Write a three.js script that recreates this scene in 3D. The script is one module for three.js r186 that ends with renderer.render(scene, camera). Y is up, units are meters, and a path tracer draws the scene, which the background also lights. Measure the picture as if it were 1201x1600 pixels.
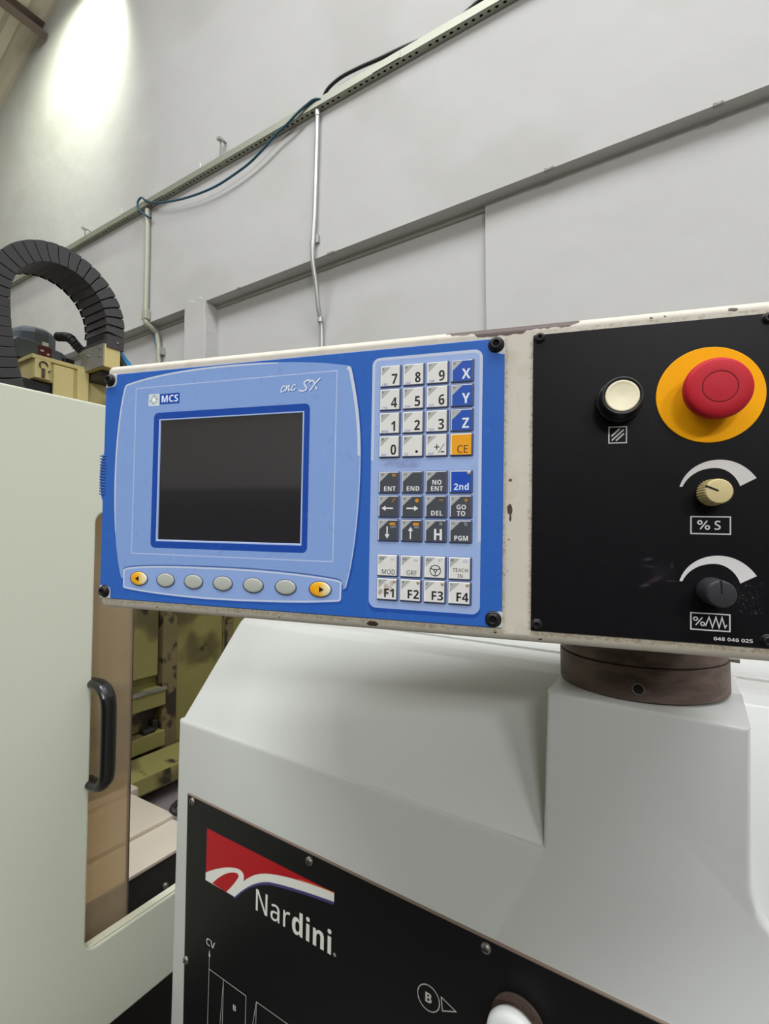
import * as THREE from 'three';
import { RoundedBoxGeometry } from 'three/addons/geometries/RoundedBoxGeometry.js';
import { mergeGeometries, mergeVertices, toCreasedNormals } from 'three/addons/utils/BufferGeometryUtils.js';
import { RectAreaLightUniformsLib } from 'three/addons/lights/RectAreaLightUniformsLib.js';

// ---------------------------------------------------------------- camera, light, exposure
const D = Math.PI / 180;
const scene = new THREE.Scene();
scene.background = new THREE.Color(0x9aa3a8);
const camera = new THREE.PerspectiveCamera(2 * Math.atan(800 / 780) / D, 1201 / 1600, 0.02, 60);
camera.position.set(0, 1.4, 0);
camera.rotation.set(2.7 * D, 32.2 * D, -0.1 * D, 'YXZ');
scene.add(camera);
const renderer = new THREE.WebGLRenderer({ antialias: true });
renderer.toneMapping = THREE.LinearToneMapping;
renderer.toneMappingExposure = 0.75;
renderer.shadowMap.enabled = true;
renderer.shadowMap.type = THREE.PCFSoftShadowMap;
RectAreaLightUniformsLib.init();
// the hall's gable roof rises from the eave to a ridge; two of its sheets are translucent
const EAVE = [-7.31, 6.78], SL = 0.385, RIDGE = 1.2;
const roofY = (x) => EAVE[1] + SL * ((x < RIDGE ? x : 2 * RIDGE - x) - EAVE[0]);
const SKYLIGHT = 22, BAY_LAMP = 108, WALL_LAMP = 56;
const SKYLIGHTS = [[2.6, 1.0, 1.8, 6.0], [-2.2, 2.4, 1.8, 6.0]];       // x, z, width, length
for (const [x, z, w, d] of SKYLIGHTS) {
  const a = Math.atan(SL) * (x < RIDGE ? 1 : -1), y = roofY(x) - 0.03;
  const L = new THREE.RectAreaLight(0xf6f9ff, SKYLIGHT, w, d); L.name = 'skylight_glow';
  L.position.set(x + Math.sin(a) * 0.04, y - Math.cos(a) * 0.04, z); L.lookAt(x + Math.sin(a), y - Math.cos(a), z); scene.add(L);
}
const BAYS = [[6.2, 5.6, 5.6], [3.6, 5.3, 6.8]];                        // hanging bay lamps
for (const [x, y, z] of BAYS) {
  const L = new THREE.RectAreaLight(0xf9fbff, BAY_LAMP, 1.5, 0.5); L.name = 'bay_lamp_light';
  L.position.set(x, y - 0.02, z); L.lookAt(x - 4, y - 0.02 - 5, z - 5); scene.add(L);
}

// ---------------------------------------------------------------- helpers
function rng(seed) { let s = seed >>> 0; return () => { s = (s + 0x6D2B79F5) | 0; let t = Math.imul(s ^ (s >>> 15), 1 | s); t = (t + Math.imul(t ^ (t >>> 7), 61 | t)) ^ t; return ((t ^ (t >>> 14)) >>> 0) / 4294967296; }; }
const names = new Map();
function numbered(n) { const k = names.get(n) || 0; names.set(n, k + 1); return k ? n + '_' + String(k).padStart(3, '0') : n; }
function thing(name, label, category, pos = [0, 0, 0], group) {
  const o = new THREE.Group(); o.name = numbered(name); o.position.set(...pos); scene.add(o);
  o.userData = { label, category }; if (group) o.userData.group = group;
  return o;
}
function structure(name, pos = [0, 0, 0]) { const o = new THREE.Group(); o.name = name; o.position.set(...pos); o.userData.kind = 'structure'; scene.add(o); return o; }
function part(name, geo, mat, parent, pos, rot, label) {
  if (Array.isArray(geo)) geo = merge(geo);
  const m = new THREE.Mesh(geo, mat); m.name = name; m.castShadow = m.receiveShadow = true;
  if (pos) m.position.set(...pos); if (rot) m.rotation.set(...rot);
  if (label) m.userData.label = label;
  parent.add(m); return m;
}
function merge(list) {
  return mergeGeometries(list.map((g) => { const q = g.index ? g.toNonIndexed() : g; for (const k of Object.keys(q.attributes)) if (!['position', 'normal', 'uv'].includes(k)) q.deleteAttribute(k); q.clearGroups(); return q; }));
}
const V = (...a) => new THREE.Vector3(...a);
function box(w, h, d, x = 0, y = 0, z = 0, r = 0) { const g = r ? new RoundedBoxGeometry(w, h, d, 3, r) : new THREE.BoxGeometry(w, h, d); return g.translate(x, y, z); }
function range(x0, x1, y0, y1, z0, z1, r = 0) { return box(x1 - x0, y1 - y0, z1 - z0, (x0 + x1) / 2, (y0 + y1) / 2, (z0 + z1) / 2, r); }
function latheZ(pts, seg = 48) { return new THREE.LatheGeometry(pts.map((p) => new THREE.Vector2(p[0], p[1])), seg).rotateX(Math.PI / 2); }   // [radius, height along +z]
function latheY(pts, seg = 64) { return new THREE.LatheGeometry(pts.map((p) => new THREE.Vector2(p[0], p[1])), seg); }
function poly(pts) { const s = new THREE.Shape(); pts.forEach((p, i) => (i ? s.lineTo(p[0], p[1]) : s.moveTo(p[0], p[1]))); s.closePath(); return s; }
function rr(x0, y0, x1, y1, r, T = THREE.Shape) {
  const s = new T(); s.moveTo(x0 + r, y0); s.lineTo(x1 - r, y0); s.absarc(x1 - r, y0 + r, r, -Math.PI / 2, 0); s.lineTo(x1, y1 - r); s.absarc(x1 - r, y1 - r, r, 0, Math.PI / 2);
  s.lineTo(x0 + r, y1); s.absarc(x0 + r, y1 - r, r, Math.PI / 2, Math.PI); s.lineTo(x0, y0 + r); s.absarc(x0 + r, y0 + r, r, Math.PI, 1.5 * Math.PI); return s;
}
function extrude(shape, depth, bevel = 0, seg = 2, curve = 10) { return new THREE.ExtrudeGeometry(shape, { depth: Math.max(depth - 2 * bevel, 1e-5), bevelEnabled: bevel > 0, bevelThickness: bevel, bevelSize: bevel, bevelOffset: -bevel, bevelSegments: seg, curveSegments: curve }).translate(0, 0, bevel); }
function tube(pts, r, seg = 48, rad = 8) { return new THREE.TubeGeometry(new THREE.CatmullRomCurve3(pts.map((p) => V(...p))), seg, r, rad); }
function flat(g) { const q = g.toNonIndexed(); q.computeVertexNormals(); return q; }
function planarUV(g, x0, y0, w, h, ax = 'x', ay = 'y') {   // texture coordinates from the object's own two axes
  const p = g.attributes.position, uv = new Float32Array(p.count * 2), fx = { x: 'getX', y: 'getY', z: 'getZ' };
  for (let i = 0; i < p.count; i++) { uv[2 * i] = (p[fx[ax]](i) - x0) / w; uv[2 * i + 1] = (p[fx[ay]](i) - y0) / h; }
  g.setAttribute('uv', new THREE.BufferAttribute(uv, 2)); return g;
}
function boxUV(g, s = 1) {                                  // texture coordinates in metres by dominant axis
  const p = g.attributes.position, n = g.attributes.normal, uv = new Float32Array(p.count * 2);
  for (let i = 0; i < p.count; i++) {
    const ax = Math.abs(n.getX(i)), ay = Math.abs(n.getY(i)), az = Math.abs(n.getZ(i)); let u, v;
    if (ax > ay && ax > az) { u = p.getZ(i); v = p.getY(i); } else if (ay > az) { u = p.getX(i); v = p.getZ(i); } else { u = p.getX(i); v = p.getY(i); }
    uv[2 * i] = u * s; uv[2 * i + 1] = v * s;
  }
  g.setAttribute('uv', new THREE.BufferAttribute(uv, 2)); return g;
}
// tileable value noise
function noiseField(seed, n) { const r = rng(seed), a = new Float32Array(n * n); for (let i = 0; i < n * n; i++) a[i] = r(); return (x, y) => { const xi = Math.floor(x), yi = Math.floor(y), fx = x - xi, fy = y - yi, u = fx * fx * (3 - 2 * fx), v = fy * fy * (3 - 2 * fy), g = (i, j) => a[(((j % n) + n) % n) * n + (((i % n) + n) % n)]; return (g(xi, yi) * (1 - u) + g(xi + 1, yi) * u) * (1 - v) + (g(xi, yi + 1) * (1 - u) + g(xi + 1, yi + 1) * u) * v; }; }
function fbmTile(seed, base, oct) { const f = []; for (let o = 0; o < oct; o++) f.push(noiseField(seed + o * 17, base << o)); return (u, v) => { let s = 0, a = 0.5, t = 0; for (let o = 0; o < oct; o++) { s += a * f[o](u * (base << o), v * (base << o)); t += a; a *= 0.5; } return s / t; }; }
function dataTex(n, fn, srgb = false, repeat = 1) {
  const d = new Uint8Array(n * n * 4);
  for (let y = 0; y < n; y++) for (let x = 0; x < n; x++) { const c = fn(x / n, y / n), i = (y * n + x) * 4; d[i] = c[0]; d[i + 1] = c[1]; d[i + 2] = c[2]; d[i + 3] = 255; }
  const t = new THREE.DataTexture(d, n, n); t.wrapS = t.wrapT = THREE.RepeatWrapping; t.magFilter = THREE.LinearFilter; t.minFilter = THREE.LinearMipmapLinearFilter; t.generateMipmaps = true;
  if (srgb) t.colorSpace = THREE.SRGBColorSpace; t.repeat.set(repeat, repeat); t.needsUpdate = true; return t;
}
const mix = (a, b, t) => a + (b - a) * t, sat = (x) => Math.min(1, Math.max(0, x)), sstep = (a, b, x) => { const t = sat((x - a) / (b - a)); return t * t * (3 - 2 * t); };
const rgb = (h) => [(h >> 16) & 255, (h >> 8) & 255, h & 255];
const mixc = (a, b, t) => [mix(a[0], b[0], t), mix(a[1], b[1], t), mix(a[2], b[2], t)];
function canvasTex(w, h, draw) { const c = document.createElement('canvas'); c.width = w; c.height = h; draw(c.getContext('2d'), w, h); const t = new THREE.CanvasTexture(c); t.colorSpace = THREE.SRGBColorSpace; t.magFilter = THREE.LinearFilter; t.anisotropy = 8; return t; }
const std = (o) => new THREE.MeshStandardMaterial(o), phys = (o) => new THREE.MeshPhysicalMaterial(o);

// ---------------------------------------------------------------- materials
const n1 = fbmTile(5, 4, 5), n2 = fbmTile(91, 8, 4), n3 = fbmTile(301, 3, 4);
const plasterMap = dataTex(512, (u, v) => { const a = n1(u, v), b = n3(v, u); let c = mixc(rgb(0xb9b7b3), rgb(0xc0bfbb), a); c = mixc(c, rgb(0xaeaca5), 0.4 * sstep(0.6, 0.8, b)); return c; }, true, 0.4);
const plasterBump = dataTex(512, (u, v) => { const x = 255 * (0.6 * n1(u, v) + 0.4 * n2(u, v)); return [x, x, x]; }, false, 0.5);
const M = {};
M.plaster = std({ map: plasterMap, bumpMap: plasterBump, bumpScale: 0.012, roughness: 0.92 });
M.plasterEdge = std({ color: 0xaba89f, bumpMap: plasterBump, bumpScale: 0.012, roughness: 0.95 });
const orangePeel = dataTex(256, (u, v) => { const x = 255 * n2(u, v); return [x, x, x]; }, false, 12);
M.whitePaint = phys({ color: 0xc5c6c1, roughness: 0.34, bumpMap: orangePeel, bumpScale: 0.00012, clearcoat: 0.4, clearcoatRoughness: 0.3 });
M.palePaint = phys({ color: 0xd0d3c1, roughness: 0.5, bumpMap: orangePeel, bumpScale: 0.00012 });
M.paleLip = std({ color: 0xd2d2bc, roughness: 0.5 });
M.black = std({ color: 0x141214, roughness: 0.42 });
M.blackRubber = std({ color: 0x1b1a1b, roughness: 0.6 });
M.chain = std({ color: 0x3b393a, roughness: 0.55 });
M.chainInner = std({ color: 0x171516, roughness: 0.7 });
M.galv = std({ color: 0xa3a595, roughness: 0.5, metalness: 0.55, bumpMap: plasterBump, bumpScale: 0.0006 });
M.conduit = std({ color: 0xb6b8b4, roughness: 0.4, metalness: 0.6 });
M.conduitPainted = std({ color: 0xa9aa98, roughness: 0.55, metalness: 0.2 });
M.screwBlack = std({ color: 0x2a2726, roughness: 0.42, metalness: 0.6 });
M.screwSteel = std({ color: 0x87827b, roughness: 0.4, metalness: 0.8 });
M.hole = std({ color: 0x050505, roughness: 0.9 });
M.screen = phys({ color: 0x2a282a, roughness: 0.16, ior: 1.6, clearcoat: 1, clearcoatRoughness: 0.05 });
M.red = phys({ color: 0xbb1d2b, roughness: 0.55, specularIntensity: 0.45 });
M.yellow = phys({ color: 0xffb000, roughness: 0.65, specularIntensity: 0.3 });
M.cream = std({ color: 0xf6ecc8, roughness: 0.4 });
M.ivory = std({ color: 0xcdbb86, roughness: 0.45 });
M.darkGrey = std({ color: 0x29292c, roughness: 0.5 });
M.motor = std({ color: 0x5a6166, roughness: 0.5 });
M.blueCable = std({ color: 0x1d5f8c, roughness: 0.5 });
M.tealCable = std({ color: 0x1d4a5c, roughness: 0.5 });
M.blueHose = std({ color: 0x2e86bd, roughness: 0.4 });
M.roof = std({ color: 0xcdc6b0, roughness: 0.6, metalness: 0.1 });
M.purlin = std({ color: 0x5b4d45, roughness: 0.7 });
M.floor = std({ color: 0x75716a, roughness: 0.7, bumpMap: plasterBump, bumpScale: 0.002 });
M.farWall = std({ color: 0xcac7c0, roughness: 0.9 });
M.added_dado = std({ color: 0x2a2b2d, roughness: 0.8 });
const rustMap = dataTex(512, (u, v) => { const a = n1(u, v), b = n2(u, v); return mixc(mixc(rgb(0x574840), rgb(0x6a574c), a), rgb(0x42352f), 0.5 * sstep(0.5, 0.75, b)); }, true, 3);
M.bronze = std({ map: rustMap, roughness: 0.5, metalness: 0.35, bumpMap: orangePeel, bumpScale: 0.0002 });
const castMap = dataTex(512, (u, v) => { const a = n1(u, v), b = n3(u, v), c = n2(v, u); let k = mixc(rgb(0xbfae6e), rgb(0xcdbf86), a); k = mixc(k, rgb(0x6b5632), 0.55 * sstep(0.62, 0.78, b)); return mixc(k, rgb(0x3c3020), 0.7 * sstep(0.72, 0.8, c)); }, true, 2);
M.casting = std({ map: castMap, roughness: 0.6 });
M.castingClean = std({ color: 0xcdbd80, roughness: 0.55 });
const oliveMap = dataTex(512, (u, v) => { const a = n1(u, v), b = n3(u, v), c = n2(u, v); let k = mixc(rgb(0x807a45), rgb(0x908a50), a); k = mixc(k, rgb(0x4a4126), 0.75 * sstep(0.55, 0.75, b)); return mixc(k, rgb(0x1d1910), 0.9 * sstep(0.66, 0.74, c * 0.6 + b * 0.4)); }, true, 2);
M.olive = std({ map: oliveMap, roughness: 0.55 });
const grimeMap = dataTex(512, (u, v) => { const a = n1(u, v), b = n2(u, v); return mixc(mixc(rgb(0x675b3e), rgb(0x80724c), a), rgb(0x241e14), 0.85 * sstep(0.5, 0.66, b)); }, true, 3);
M.grime = std({ map: grimeMap, roughness: 0.7 });
M.boxMetal = std({ map: dataTex(256, (u, v) => mixc(rgb(0x77766c), rgb(0xa3a196), n1(u, v)), true, 4), roughness: 0.5, metalness: 0.3 });
M.wayCover = std({ color: 0xc9bfae, roughness: 0.45, metalness: 0.15 });
M.darkSteel = std({ color: 0x2b2925, roughness: 0.5, metalness: 0.3 });
M.tray = std({ color: 0x7b7171, roughness: 0.6 });
M.handle = phys({ color: 0x101011, roughness: 0.3, clearcoat: 0.3, clearcoatRoughness: 0.2 });
M.labelRed = std({ color: 0x5a1a1c, roughness: 0.5 });
M.white = std({ color: 0xe4e2da, roughness: 0.5 });
M.rimMetal = std({ color: 0x8a7a6b, roughness: 0.55, metalness: 0.3 });
M.whitePlastic = phys({ color: 0xe6e8e4, roughness: 0.35 });
M.ventBlue = std({ color: 0x3a62a8, roughness: 0.5 });
M.ledOff = std({ color: 0xb9a488, roughness: 0.4 });
M.softGrey = phys({ color: 0xb4b8ae, roughness: 0.4 });
M.keyRim = std({ color: 0x46506a, roughness: 0.5 });
M.darkRed = std({ color: 0x5a1016, roughness: 0.6 });
M.softOrange = (left) => phys({ color: 0xffffff, roughness: 0.4, map: canvasTex(128, 8, (c, w, h) => { const g = c.createLinearGradient(0, 0, w, 0); g.addColorStop(0, '#f3a40c'); g.addColorStop(0.45, '#f6b22a'); g.addColorStop(0.8, '#f0e0b4'); g.addColorStop(1, '#efe6cc'); c.fillStyle = g; c.fillRect(0, 0, w, h); }) });
M.cabinet = std({ color: 0x2b2c2f, roughness: 0.6 });
M.pane = phys({ color: 0xe2d2b8, roughness: 0.42, transmission: 0.8, thickness: 0, ior: 1.45 });

// ================================================================ the hall
const ZW = -2.54;
{ // floor
  const f = part('floor', boxUV(box(20, 0.2, 16, -0.5, -0.1, 5)), M.floor, scene); f.userData.kind = 'structure';
}
const gable = (x0, x1, y0) => poly([[x0, y0], [x1, y0], [x1, roofY(x1) + 0.02], [RIDGE, roofY(RIDGE) + 0.02], [x0, roofY(x0) + 0.02]]);
{
  const w = structure('wall_back');
  part('upper_wall', boxUV(extrude(gable(-9.4, 9, 3.272), 0.36).translate(0, 0, ZW - 0.36)), M.plaster, w);
  // the wall bays under the beam stand back from it
  part('recessed_bay', boxUV(range(-9.4, -0.975, 0, 3.272, ZW - 0.36, ZW - 0.113)), M.plaster, w);
  part('wall_bay', boxUV(range(-0.975, 9, 0, 3.272, ZW - 0.36, ZW - 0.078)), M.plaster, w);
  const r = rng(4), s = new THREE.Shape();                   // rough-edged pier
  const L = [], Rr = [];
  for (let i = 0; i <= 24; i++) { const y = i / 24 * 3.31; L.push([-3.535 + (r() - 0.5) * 0.012, y]); Rr.push([-3.275 + (r() - 0.5) * 0.014, y]); }
  const top = []; for (let i = 1; i < 8; i++) top.push([-3.275 - i * 0.0325, 3.31 + (r() - 0.5) * 0.03]);
  part('pier', boxUV(extrude(poly([...L.reverse(), ...Rr, ...top]), 0.14, 0.006).translate(0, 0, ZW - 0.13)), M.plaster, w);
  part('joint', boxUV(range(-9.4, -0.98, 3.245, 3.2715, ZW - 0.113, ZW - 0.094)), M.plasterEdge, w);
  const rr2 = rng(9);                                         // broken spots along the beam's arris
  for (const [x, k] of [[-2.02, 1.3], [-0.6, 1], [0.12, 0.8], [-2.9, 0.8]]) part('render_chip', box(0.05 * k, 0.018, 0.02, x, 3.275, ZW - 0.004, 0.006).rotateZ(0), M.plasterEdge, w);
}
{
  const mk = (n, g, m) => { const w = part(n, boxUV(g), m, scene); w.userData.kind = 'structure'; return w; };
  mk('wall_left', range(-9.4, -9.0, 0, roofY(-9) + 0.1, ZW - 0.36, 13), M.farWall);
  mk('wall_right', range(8.6, 9.0, 0, roofY(8.6) + 0.1, ZW - 0.36, 13), M.farWall);
  const wf = structure('wall_front');
  part('upper_wall', boxUV(extrude(gable(-9.4, 9, 2.0), 0.3).translate(0, 0, 11.2)), M.farWall, wf);
  part('added_dado', range(-9.4, 9, 0, 2.0, 11.2, 11.5), M.added_dado, wf);  // unseen dark band, added for the lower half of the screen reflection
}
{ // corrugated roof: ribs run down the slope, parallel to the back wall
  const c = structure('ceiling');
  const rib = 0.25, prof = [];
  for (let z = ZW - 0.3; z < 11.4; z += rib) prof.push([z, 0], [z + 0.09, 0], [z + 0.125, 0.045], [z + 0.215, 0.045]);
  const sheet = (xa, xb) => {
    const top = prof.map(([z, y]) => [z, y + 0.012]).reverse();
    const g = extrude(poly([...prof, ...top]), 1).rotateY(-Math.PI / 2);    // profile in z,y ; length along -x .. 0
    const p = g.attributes.position;
    for (let i = 0; i < p.count; i++) { const t = -p.getX(i), x = mix(xa, xb, t); p.setXYZ(i, x, p.getY(i) + roofY(x), p.getZ(i)); }
    g.computeVertexNormals(); return g;
  };
  part('roof_sheet', sheet(-9.6, RIDGE), M.roof, c);
  part('roof_sheet', sheet(RIDGE, 9.2), M.roof, c);
  let k = 1;
  for (const x of [-6.16, -4.3, -2.4, -0.5, 2.9, 4.8, 6.7]) {
    const y = roofY(x), a = Math.atan(SL) * (x < RIDGE ? 1 : -1);
    const g = mergeGeometries([box(0.07, 0.006, 13.7, 0, -0.02, 0), box(0.006, 0.2, 13.7, -0.035, -0.12, 0), box(0.07, 0.006, 13.7, 0, -0.22, 0), box(0.006, 0.03, 13.7, 0.035, -0.205, 0)]);
    const m = part('trim_' + k++, g, M.purlin, scene, [x, y, ZW + 6.87], [0, 0, a]); m.userData.kind = 'structure';
  }
}
{ // translucent roof sheets and hanging lamps: the light of the hall
  let k = 1;
  for (const [x, z, w, d] of SKYLIGHTS) {
    const a = Math.atan(SL) * (x < RIDGE ? 1 : -1);
    const m = part('window_' + k++, new THREE.BoxGeometry(w, 0.01, d), new THREE.MeshStandardMaterial({ color: 0xffffff, emissive: 0xf4f8ff, emissiveIntensity: 2 }), scene, [x, roofY(x) - 0.03, z], [0, 0, a]); m.userData.kind = 'structure';
  }
  const where = ['farther bay lamp hanging over the aisle', 'nearer bay lamp hanging over the lathe'];
  BAYS.forEach(([x, y, z], i) => {
    const t = thing('bay_lamp', 'white rectangular ' + where[1 - i], 'lamp', [x, y, z]);
    const tilt = new THREE.Object3D(); tilt.lookAt(-0.8, -1, -1);
    const b = part('lamp_body', range(-0.8, 0.8, -0.3, 0.3, -0.09, -0.012, 0.02), M.whitePlastic, t); b.quaternion.copy(tilt.quaternion);
    const g = part('diffuser', range(-0.75, 0.75, -0.25, 0.25, -0.012, 0.004), new THREE.MeshStandardMaterial({ color: 0xffffff, emissive: 0xfffaf0, emissiveIntensity: 3 }), t); g.quaternion.copy(tilt.quaternion);
    for (const d of [-0.6, 0.6]) part('suspension_rod', new THREE.CylinderGeometry(0.006, 0.006, roofY(x) - y - 0.05, 8).translate(d, (roofY(x) - y + 0.05) / 2, 0), M.galv, t);
  });
}
{ // lamp beside the eave, out of the frame, whose beam grazes the wall
  const t = thing('wall_lamp', 'grey floodlight fixed high on the back wall near the eave', 'lamp', [-4.75, 7.0, ZW + 0.55]);
  part('housing', latheY([[0, 0.16], [0.06, 0.16], [0.1, 0.08], [0.13, 0], [0.125, 0], [0.095, 0.075], [0.05, 0.14], [0, 0.145]], 32), M.galv, t, [0, 0, 0], [0.55, 0, -0.3]);
  part('bracket', tube([[0, 0.15, -0.05], [0.02, 0.25, -0.2], [0.02, 0.25, -0.55]], 0.012, 20), M.galv, t);
  part('bulb', new THREE.SphereGeometry(0.045, 20, 14), new THREE.MeshStandardMaterial({ color: 0xffffff, emissive: 0xf4ffe8, emissiveIntensity: 3 }), t, [0, 0.06, 0]);
  const s = new THREE.SpotLight(0xf6ffe9, WALL_LAMP, 0, 1.0, 1, 2); s.name = 'wall_lamp_beam'; s.position.set(-4.75, 7.02, ZW + 0.55); s.target.position.set(-5.5, 5.98, ZW); s.castShadow = true; s.shadow.radius = 6; scene.add(s, s.target);
}
// ================================================================ things fixed to the back wall
{ // perforated cable rail
  const t = thing('cable_rail', 'galvanised perforated cable rail running level along the back wall', 'rail', [-2.1, 4.285, -2.49]);
  t.rotation.z = -0.6 * D;
  const x0 = -6.4, x1 = 3;
  part('front_web', boxUV(range(x0, x1, 0, 0.053, -0.0022, 0)), M.galv, t);
  part('back_web', boxUV(range(x0, x1, 0, 0.05, -0.047, -0.045)), M.galv, t);
  const s = poly([[x0, 0], [x1, 0], [x1, 0.045], [x0, 0.045]]);
  for (let i = 0; i < 150; i++) { const x = -4.2 + i * 0.045; if (x > x1 - 0.03 || i % 13 === 7) continue; const h = new THREE.Path(); h.absellipse(x, 0.023, 0.011, 0.0075, 0, Math.PI * 2, true); s.holes.push(h); }
  part('perforated_base', boxUV(extrude(s, 0.002, 0, 1, 5).rotateX(-Math.PI / 2)), M.galv, t);
  for (const x of [-1.9, 0.45]) part('splice_plate', range(x, x + 0.2, 0.004, 0.05, 0.0005, 0.003), M.galv, t);
  part('lid', range(x0, x1, 0.05, 0.052, -0.048, -0.001), M.galv, t);
  part('dark_filler', range(x0, x1, 0.012, 0.04, -0.043, -0.004), M.black, t);  // black block added inside so that the perforations read dark
  // hangers standing above the rail
  const hook = (x, h, w) => part('hanger_bracket', [range(x - w / 2, x + w / 2, 0.03, h, -0.006, -0.003), range(x - w / 2, x + w / 2, h - 0.004, h, -0.05, -0.003), range(x - w * 0.9, x + w * 0.4, h - 0.012, h + 0.006, -0.003, 0.022)], M.conduit, t);
  hook(-0.97, 0.19, 0.026); hook(-2.97, 0.13, 0.02);
  for (const [x, h] of [[1.13, 0.16], [-1.235, 0.08], [-2.36, 0.1]]) part('hanger_rod', new THREE.CylinderGeometry(0.005, 0.005, h, 8).translate(x, h / 2 + 0.03, -0.02), M.conduit, t);
}
{
  const t = thing('black_cable', 'thick black cable arching over the top of the cable rail', 'cable', [0, 0, 0]);
  part('cable_sheath', tube([[-2.075, 4.30, -2.515], [-2.05, 4.345, -2.505], [-2.014, 4.372, -2.5], [-1.918, 4.396, -2.5], [-1.764, 4.387, -2.5], [-1.618, 4.366, -2.5], [-1.434, 4.35, -2.505], [-1.219, 4.325, -2.512], [-1.078, 4.33, -2.51], [-0.963, 4.352, -2.505], [-0.871, 4.36, -2.5], [-0.5, 4.35, -2.505], [-0.1, 4.31, -2.515]], 0.011, 90), M.black, t);
  const c = thing('sagging_cable', 'thin dark teal cable sagging below the rail and looped at the left conduit', 'cable', [0, 0, 0]);
  part('cable_sheath', tube([[-2.03, 4.30, -2.51], [-2.108, 4.335, -2.485], [-2.187, 4.325, -2.48], [-2.262, 4.3, -2.475], [-2.35, 4.268, -2.475], [-2.46, 4.242, -2.478], [-2.586, 4.193, -2.48], [-2.73, 4.152, -2.485], [-2.901, 4.128, -2.485], [-3.119, 4.117, -2.485], [-3.392, 4.143, -2.482], [-3.643, 4.193, -2.48], [-3.913, 4.275, -2.478], [-4.027, 4.34, -2.478], [-4.106, 4.393, -2.48], [-4.158, 4.37, -2.482], [-4.135, 4.297, -2.48], [-4.05, 4.225, -2.49], [-3.99, 4.18, -2.505]], 0.0085, 140), M.tealCable, c);
}
{ // conduits dropping from the rail
  const a = thing('conduit', 'slim bright steel conduit dropping from the rail behind the blue panel', 'conduit', [0, 0, 0]);
  part('pipe', tube([[-2.113, 4.29, -2.515], [-2.119, 4.1, -2.518], [-2.127, 3.9, -2.52], [-2.137, 3.588, -2.52], [-2.146, 3.405, -2.516], [-2.15, 3.33, -2.514], [-2.155, 3.25, -2.522], [-2.155, 3.1, -2.558], [-2.165, 2.95, -2.594], [-2.17, 2.85, -2.632], [-2.168, 2.6, -2.635], [-2.165, 2.2, -2.635], [-2.165, 1.3, -2.635]], 0.0155, 90, 14), M.conduit, a);
  part('coupling', new THREE.CylinderGeometry(0.019, 0.019, 0.04, 16).translate(-2.114, 4.262, -2.516), M.conduit, a);
  part('clamp', [range(-2.185, -2.11, 3.385, 3.41, -2.54, -2.535), range(-2.185, -2.166, 3.38, 3.415, -2.537, -2.524), range(-2.13, -2.11, 3.37, 3.42, -2.537, -2.522)], M.conduit, a);
  part('coupling', new THREE.CylinderGeometry(0.0205, 0.0205, 0.035, 16).translate(-2.17, 2.885, -2.62), M.conduit, a);
  const b = thing('conduit', 'wider cream-grey conduit with an elbow fitting, dropping from the rail at the cable loop', 'conduit', [0, 0, 0]);
  part('upper_pipe', tube([[-4.052, 4.285, -2.515], [-4.048, 3.9, -2.515], [-4.046, 3.36, -2.513]], 0.024, 30, 16), M.conduitPainted, b);
  part('elbow_fitting', [box(0.07, 0.09, 0.05, -4.046, 3.33, -2.513, 0.012), tube([[-4.046, 3.31, -2.513], [-4.044, 3.262, -2.518], [-4.036, 3.235, -2.56], [-4.03, 3.2, -2.615]], 0.024, 24, 12)], M.conduitPainted, b);
  part('lower_pipe', tube([[-4.028, 3.21, -2.61], [-4.02, 3.1, -2.622], [-4.01, 2.9, -2.625], [-4.0, 2.2, -2.625], [-4.0, 1.2, -2.625]], 0.022, 40, 14), M.conduitPainted, b);
  part('clamp', [range(-4.075, -3.955, 3.02, 3.05, -2.653, -2.645), range(-3.985, -3.96, 3.0, 3.06, -2.65, -2.61)], M.conduit, b);
  part('loose_wire', tube([[-4.066, 3.27, -2.54], [-4.06, 3.2, -2.59], [-4.043, 3.12, -2.6], [-4.03, 3.06, -2.61]], 0.005, 20), M.blueCable, b);
}

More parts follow.
